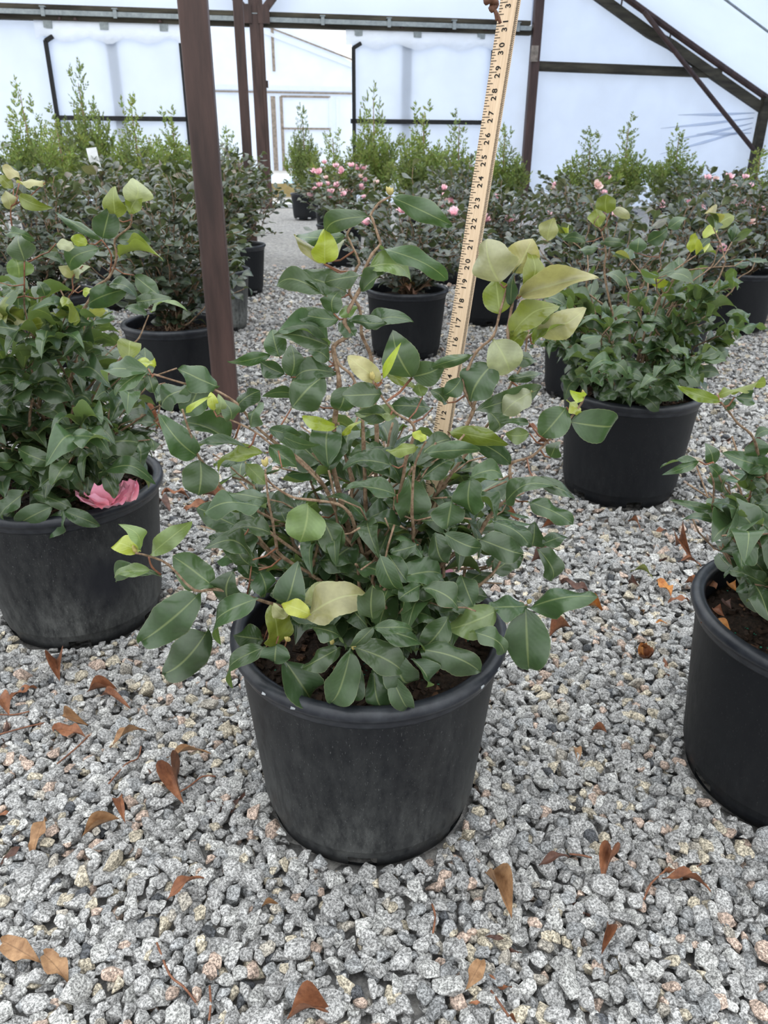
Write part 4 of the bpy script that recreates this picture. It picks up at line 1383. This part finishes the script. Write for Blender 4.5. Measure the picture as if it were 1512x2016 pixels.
FLW = [flower_mesh('flower', PET_PALE, 1), flower_mesh('flower', PET_PALE, 2, 7), flower_mesh('flower', PET_WHITE, 3), flower_mesh('flower', PET_HOT, 4, 7)]
PETM = {k: mesh('petal', *petal_arrays(5, k)[:2], PET_HOT, True, petal_arrays(5, k)[2]) for k in (.15, .5, .8)}

# ---------------------------------------------------------------- rows of camellias behind
MOOD = {'b': ((.040, .060, .036), (.070, .085, .062), (.15, .125, .095), (.026, .044, .024)), 'c': ((.045, .062, .046), (.082, .094, .080), (.125, .125, .108), (.030, .048, .032)), 'f': ((.06, .085, .05), (.10, .12, .085), (.14, .15, .11), (.04, .062, .035))}
BACK_LABELS = [
    'dense bronze-tinged camellia in a black pot beside the thick rusty post', 'bronze-tinged camellia in a faded grey pot behind the thick rusty post',
    'camellia in a black pot beside the gravel aisle, in front of the dark door post', 'bronze-tinged camellia in a black pot behind the camellia with the fallen flower',
] + ['bronze-tinged leafy camellia packed in the row before the conifers'] * 5 + [
    'camellia in a black pot behind the measured plant, pinkish leaves at its foot', 'loose camellia covered in pale pink flowers beside the conifer by the doorway',
    'grey-green camellia in a black pot behind the yardstick', 'camellia in a black pot just behind the wide camellia', 'low grey-green camellia in a black pot behind the wide camellia, beside the taller one',
    'grey-green camellia in a black pot at the end of the row behind the wide camellia'] + ['grey-green camellia with scattered pink flowers in the massed row before the film wall'] * 8
for i, (x, y, R, H, mood, nf, seed, pm, ns) in enumerate(BACK):
    rnd = random.Random(500 + seed)
    lab = BACK_LABELS[i]
    grp = 'bronze-tinged camellias packed in rows' if 4 <= i <= 8 else 'flowering camellias massed before the film wall' if i >= 15 else None
    P = potted('potted_camellia', (x, y), lab, pm, grp, spin=rnd.uniform(0, 6), detail=i < 1)
    pal = MOOD[mood]

    def colr(z, r, pal=pal, mood=mood):
        u = r.random()
        if z > .8 and u < .16: return pal[2]          # young bronze leaves at the shoot tips
        if mood == 'c' and i == 9 and z < .12 and u < .3: return (.42, .23, .17)
        return pal[r.choice((0, 0, 1, 1, 3))]
    far = y > 4.6
    grow(P, rnd, ZS, R, H, 30 if not far else 26, .050 if y < 4.5 else .056, colr, zig=.35, step=.042 if not far else .05, twigs=.8, dens=1.0)
    P.emit(LO, ns, M['far_leaf_mass'], rnd)
    for k in range(nf):
        a, rr = rnd.uniform(3.3, 6.1), R * rnd.uniform(.2, .95)
        z = ZS + H * rnd.uniform(.55, 1.02) * (1 - .35 * (rr / R) ** 2)
        s = rnd.uniform(.028, .042)
        m = Matrix.Translation((x + rr * math.cos(a), y + rr * math.sin(a), z)) @ Matrix.Rotation(rnd.uniform(.2, 1.1), 4, 'X') @ Matrix.Rotation(rnd.uniform(0, 6), 4, 'Z') @ Matrix.Scale(s, 4)
        put('flower', FLW[rnd.choice((0, 0, 1, 1, 2))], P.root, m)


# ---------------------------------------------------------------- feathery conifers in the back row
def conifer_arrays(seed, nshoot, R):
    """upright shoots from one foot, feathered with flat sprays of small pointed leaflets; about 1 m tall before scaling"""
    rnd = random.Random(seed)
    CO, TR, TN = [], [], []
    cols = ((.105, .165, .028), (.075, .13, .030), (.145, .205, .034), (.04, .075, .024))

    def leaflet(p, d, L, w, c):
        s = d.cross(Vector((rnd.uniform(-1, 1), rnd.uniform(-1, 1), rnd.uniform(-1, 1)))).normalized() * w
        o = len(CO)
        q = p + d * (L * .42)
        CO.extend([tuple(p), tuple(q + s), tuple(p + d * L), tuple(q - s)])
        TR.extend([(o, o + 1, o + 2), (o, o + 2, o + 3)])
        TN.extend([c] * 4)

    def spray(p, d, L, n, c, big=1.0):
        u = d.cross(Vector((rnd.uniform(-1, 1), rnd.uniform(-1, 1), .2))).normalized()
        for k in range(n):
            t = (k + .5) / n
            s = 1 if k % 2 else -1
            dd = (d * .8 + u * s * rnd.uniform(.4, .75) + Vector((rnd.uniform(-.25, .25), rnd.uniform(-.25, .25), rnd.uniform(-.1, .3)))).normalized()
            leaflet(p + d * (L * t), dd, rnd.uniform(.030, .052) * (1.15 - .5 * t) * big, .0085 * big, tuple(x * rnd.uniform(.7, 1.25) for x in c))
        leaflet(p + d * L * .9, d, .035 * big, .0055 * big, c)
    for i in range(nshoot):
        a = i * 2.399 + rnd.uniform(-.3, .3)
        q = math.sqrt((i + .5) / nshoot)
        h = (1.0 - .42 * q) * rnd.uniform(.62, 1.0) if i > 2 else rnd.uniform(.9, 1.12)
        tip = Vector((math.cos(a) * R * q, math.sin(a) * R * q, h))
        foot = Vector((math.cos(a) * R * q * .35, math.sin(a) * R * q * .35, .03 + .2 * q * rnd.random()))
        c = cols[3] if rnd.random() < .15 else rnd.choice(cols[:3])
        n = 15
        bend = Vector((rnd.uniform(-.05, .05), rnd.uniform(-.05, .05), 0))
        for k in range(n):
            t = k / n
            p = foot.lerp(tip, t) + bend * math.sin(math.pi * t)
            Ls = .15 * (1 - t) ** .7 + .03
            for m_ in range(3 if t < .7 else 2):
                b = rnd.uniform(0, 6.283)
                d = Vector((math.cos(b) * .75, math.sin(b) * .75, .8)).normalized()
                spray(p, d, Ls, 6, c, 1.0 if t < .75 else .9)
        spray(foot.lerp(tip, .92), (tip - foot).normalized(), .10, 9, c)
    return np.array(CO), np.array(TR), np.array(TN)


CONM = []
for s in range(6):
    co, tr, tn = conifer_arrays(s, 32, .29)
    CONM.append(mesh_np('foliage', co, tr, M['evergreen'], tn, None, False))
CON = [  # photo column, top row, distance, mesh, note
    (35, 160, 8.2, 0), (105, 215, 8.9, 1), (150, 135, 8.2, 2), (255, 185, 8.0, 3), (335, 210, 8.5, 4), (445, 255, 8.6, 5),
    (595, 215, 10.65, 2), (655, 255, 9.2, 3), (735, 170, 8.9, 0), (835, 200, 8.4, 4), (905, 225, 8.7, 1), (995, 245, 8.5, 3), (1165, 262, 8.6, 2), (1240, 232, 8.4, 1), (1340, 250, 8.3, 0), (1500, 290, 8.6, 3)]
for i, (px, py, D, k) in enumerate(CON):
    rnd = random.Random(1300 + i)
    if px != 595: D = (7.4, 8.1, 8.8)[i % 3]
    pt = at(px, py, D)
    x, y = pt.x, pt.y
    H = (pt.z - .27) / 1.05
    if px == 595:
        lab, grp = 'dark narrow conifer in a black pot standing by the open doorway', None
    else:
        grp = 'feathery conifers in the back row'
        lab = {150: 'tallest feathery conifer, its tip against the dark edge of a sliding door', 445: 'feathery conifer standing between the thick rusty post and the slim post', 735: 'tall feathery conifer before the dark door edge beside the open doorway', 995: 'feathery conifer just in front of the dark square post, beside the yardstick', 1240: 'tall feathery conifer under the girt, before plain film', 1500: 'feathery conifer at the foot of the corner post'}.get(px, 'yellow-green feathery conifer with spiky upright tips before the film wall')
    P = potted('potted_conifer', (x, y), lab, 'pot', grp, spin=rnd.uniform(0, 6), detail=False)
    w = .8 if px == 595 else 1.0
    MB().tube([(x, y, ZS - .02), (x + .01, y, ZS + H * .5), (x, y, ZS + H * .95)], [.014, .009, .003], 6).build('stem', M['bark'], P.root, None, True)
    m = Matrix.Translation((x, y, ZS)) @ Matrix.Rotation(rnd.uniform(0, 6), 4, 'Z') @ Matrix.Diagonal((w, w, H, 1))
    tag(put('foliage', CONM[k], P.root, m), kind='stuff')

# ---------------------------------------------------------------- yardstick
p14, p31 = at(887, 747.5, 1.031), at(997.4, 50, 1.031 + 17 * .0254 * .1511)
dz = (p31 - p14).normalized()
INCH = (p31 - p14).length / 17
base = p14 - dz * (14 * INCH)
yaw = Vector((-.66, -.75, 0))
ny = (yaw - dz * yaw.dot(dz)).normalized()      # printed face
nx = dz.cross(ny) * -1
nx = ny.cross(dz) * -1
if nx.x < 0: nx = -nx
YM = Matrix(((nx.x, -ny.x, dz.x, base.x), (nx.y, -ny.y, dz.y, base.y), (nx.z, -ny.z, dz.z, base.z), (0, 0, 0, 1)))
print('inch', INCH, 'foot of stick', base[:], 'det', YM.to_3x3().determinant())
SWID, STH = .0270, .0042
ys = empty('yardstick', base, 'wooden yardstick with black inch numbers standing upright in the pot', 'ruler')
XO = -.0015
z0 = -.02
b = MB().box((XO, STH / 2, (36 * INCH + z0) / 2), SWID, STH, 36 * INCH - z0)
me = b.mesh('stick', M['stick'])
put('stick', me, ys, YM)
b = MB()
e = 36 * 8
for i in range(1, e):
    L = .0110 if i % 8 == 0 else .0080 if i % 4 == 0 else .0056 if i % 2 == 0 else .0038
    b.box((XO - SWID / 2 + L / 2 + .0002, -.0002, i * INCH / 8), L, .0005, .00062)
put('tick_marks', b.mesh('tick_marks', M['ink']), ys, YM)
b = MB()
for i in range(1, 900):
    b.box((XO + SWID / 2 - .0011, -.0002, i * .001 * INCH / .0254), .0022 if i % 5 else .003, .0005, .00035)
    if i % 2: b.box((XO + SWID / 2 + .0001, .0012, i * .001 * INCH / .0254), .0004, .0024, .0006)
put('fine_tick_marks', b.mesh('fine_tick_marks', M['ink']), ys, YM)


def glyph_mesh(txt, size):
    cu = bpy.data.curves.new('numeral', 'FONT')
    cu.body = txt
    cu.size = size
    cu.offset = size * .018
    cu.align_x = 'CENTER'
    cu.align_y = 'CENTER'
    cu.extrude = .0001
    o = bpy.data.objects.new('numeral', cu)
    COL.objects.link(o)
    me_ = bpy.data.meshes.new_from_object(o.evaluated_get(bpy.context.evaluated_depsgraph_get()))
    bpy.data.objects.remove(o)
    bpy.data.curves.remove(cu)
    me_.name = 'numeral'
    me_.materials.clear()
    me_.materials.append(M['ink'])
    return me_


DIG = {c: glyph_mesh(c, .0105) for c in '0123456789'}
# digits read upwards along the stick, one on each side of the inch line
RN = Matrix(((0, -1, 0, 0), (0, 0, -1, 0), (1, 0, 0, 0), (0, 0, 0, 1)))
for n in range(1, 36):
    s = str(n)
    for k, ch in enumerate(s):
        off = 0 if len(s) == 1 else (-.0043 if k == 0 else .0043)
        lx = XO - SWID / 2 + .0132
        put('numeral', DIG[ch], ys, YM @ Matrix.Translation((lx, -.0003, n * INCH + off)) @ RN)
# leather cord through the hole at the top, its knotted ends hanging beside the stick
hole = YM @ Vector((XO, -.004, 35.2 * INCH))
kn = at(966, 8, 1.06)
cord = [hole, hole + Vector((-.012, -.01, .012)), kn + Vector((.004, 0, .03)), kn]
MB().tube(smooth_path(cord, 4), .0028, 7).tube(smooth_path([kn + Vector((-.006, 0, .002)), kn + Vector((0, -.006, .004)), kn + Vector((.006, 0, 0)), kn + Vector((0, -.002, -.006))], 4), .004, 7).build('leather_cord', M['leather'], ys, None, True)
for x, y in ((985, 46), (978, 40)):
    MB().tube(smooth_path([kn, at((966 + x) / 2 + 3, (8 + y) / 2, 1.058), at(x, y, 1.06)], 4), .0019, 6).build('cord_end', M['leather'], ys, None, True)

# ---------------------------------------------------------------- fallen flower, petal, plant label
ff = onz(203, 1000, ZS + .042)
fo = empty('fallen_flower', ff, 'bright pink camellia flower lying on the soil in a pot', 'flower')
rnd = random.Random(8)
for k in range(9):
    cup = rnd.choice((.15, .5, .8))
    m = Matrix.Translation(ff + Vector((.004, .0, .006))) @ Matrix.Rotation(k * 6.283 / 9 + rnd.uniform(-.2, .2), 4, 'Z') @ Matrix.Rotation(rnd.uniform(.1, .8), 4, 'X') @ Matrix.Scale(rnd.uniform(.040, .052), 4)
    put('petal', PETM[cup], fo, m)
for k in range(3):
    m = Matrix.Translation(onz(248, 986, ZS + .044) + Vector((k * .006, 0, 0))) @ Matrix.Rotation(-1.2 + k * .9, 4, 'Z') @ Matrix.Rotation(.5, 4, 'X') @ Matrix.Scale(.034, 4)
    put('petal', PETM[.8], fo, m)
b = MB()
for k in range(26):
    a, t = rnd.uniform(0, 6.283), rnd.uniform(.1, .75)
    c = ff + Vector((0, -.004, .012))
    d = Vector((math.cos(a) * t, math.sin(a) * t, 1)).normalized() * .014
    b.tube([c, c + d * .9, c + d], [.0006, .0006, .0013], 4)
tag(b.build('stamens', STAMEN, fo, None, True), kind='stuff')
pp = onz(884, 1160, ZS + .03)
tag(put('fallen_petal', PETM[.5], None, Matrix.Translation(pp) @ Matrix.Rotation(.9, 4, 'Z') @ Matrix.Rotation(1.0, 4, 'X') @ Matrix.Scale(.034, 4)), 'single pink petal caught among the leaves over the pot rim', 'petal')
lt = at(186, 318, 4.72)
lb = MB().box((0, 0, 0), .055, .003, .14, Matrix.Rotation(-.12, 3, 'Y') @ Matrix.Rotation(.3, 3, 'Z'))
lo_ = empty('plant_label', (lt.x + .03, lt.y, ZS), 'white plastic plant label on a stake among the bronze-tinged camellias', 'label')
lb.build('label_card', M['tag'], lo_, Matrix.Translation(lt))
MB().tube([(lt.x + .03, lt.y + .004, ZS - .02), lt - Vector((0, 0, .06))], .004, 5).build('stake', M['tag'], lo_)

# ---------------------------------------------------------------- dead leaves and twigs on the gravel
DSPEC = [dict(arch=1.2, fold=.9, twist=.8, wave=1.4, cup=.2), dict(arch=.7, fold=1.6, twist=-.5, wave=.8, cup=-.6), dict(arch=-.8, fold=-.7, twist=1.1, wave=1.8, cup=.9), dict(arch=.5, fold=.5, twist=.2, wave=2.2, cup=.2), dict(arch=1.5, fold=2.4, twist=-1.2, wave=.6, cup=-1.0)]
DM = {(k, c): mesh('dead_leaf', *leaf_arrays(10, 2, tip=.95, seed=k, **s)[:2], DEAD[c], True, leaf_arrays(10, 2, tip=.95, seed=k, **s)[2]) for k, s in enumerate(DSPEC) for c in DEAD}
rnd = random.Random(14)
DLAB = {'r': 'curled red-brown dead leaf lying on the grey gravel', 't': 'dry tan dead leaf lying on the grey gravel', 'd': 'shrivelled dark brown dead leaf lying on the grey gravel', 'o': 'bright orange-brown dead leaf lying on the grey gravel', 'g': 'faded green fallen leaf lying on the grey gravel'}
for x, y, L, ang, wr, c in DEADS:
    ctr = onz(x, y, .0)
    z = min(.018, ground_z(ctr.x, ctr.y) + .004)
    a = math.radians(ang)
    p0, p1 = onz(x - L / 2 * math.cos(a), y - L / 2 * math.sin(a), z), onz(x + L / 2 * math.cos(a), y + L / 2 * math.sin(a), z + rnd.uniform(-.001, .006))
    ln = (p1 - p0).length
    if ln > .1: p1 = p0 + (p1 - p0) * (.09 / ln)
    m = leaf_matrix(p0, p1, min(.036, (p1 - p0).length * wr * .8), Vector((rnd.uniform(-.3, .3), rnd.uniform(-.5, .1), 1)).normalized(), 0, (p1 - p0).length * .8)
    tag(put('dead_leaf', DM[(rnd.randrange(5), c)], None, m), DLAB[c], 'dead leaf', {'r': 'red-brown', 't': 'tan', 'd': 'dark', 'o': 'orange', 'g': 'green'}[c] + ' dead leaves scattered on the gravel')
# a withered flower among them
wf = onz(1268, 1295, .008)
w_ = empty('withered_flower', wf, 'withered orange-brown flower head lying on the gravel', 'flower')
for k in range(8):
    m = Matrix.Translation(wf) @ Matrix.Rotation(k * .8, 4, 'Z') @ Matrix.Rotation(rnd.uniform(.2, 1.2), 4, 'X') @ Matrix.Scale(rnd.uniform(.018, .026), 4)
    put('petal', mesh('petal', *petal_arrays(4, .8)[:2], DEAD['o' if k < 3 else 'r'], True, petal_arrays(4, .8)[2]), w_, m)
for pts in TWIGS:
    W = []
    for x, y in pts:
        q = onz(x, y, .004)
        W.append(Vector((q.x, q.y, ground_z(q.x, q.y) + .003)))
    tag(MB().tube(smooth_path(W, 3), .0014, 5).build('fallen_twig', M['twig'], None, None, True), 'thin reddish twig lying on the gravel', 'twig', 'thin reddish twigs on the gravel')
# litter on the soil of the mossy pot
for x, y, c in ((1410, 1160, 'r'), (1432, 1150, 'o'), (1425, 1185, 'd'), (1400, 1200, 'r'), (1412, 1225, 'r'), (1438, 1240, 'o'), (1500, 1295, 'd'), (1455, 1158, 't')):
    p0 = onz(x, y, ZS + .012)
    a = rnd.uniform(0, 6.28)
    p1 = p0 + Vector((math.cos(a), math.sin(a), .1)) * rnd.uniform(.022, .034)
    tag(put('dead_leaf', DM[(rnd.randrange(5), c)], None, leaf_matrix(p0, p1, .016, Vector((0, -.2, 1)), 0, .010)), 'small curled dead leaf on the mossy soil inside the pot', 'dead leaf', 'dead leaves on the soil of the mossy pot')
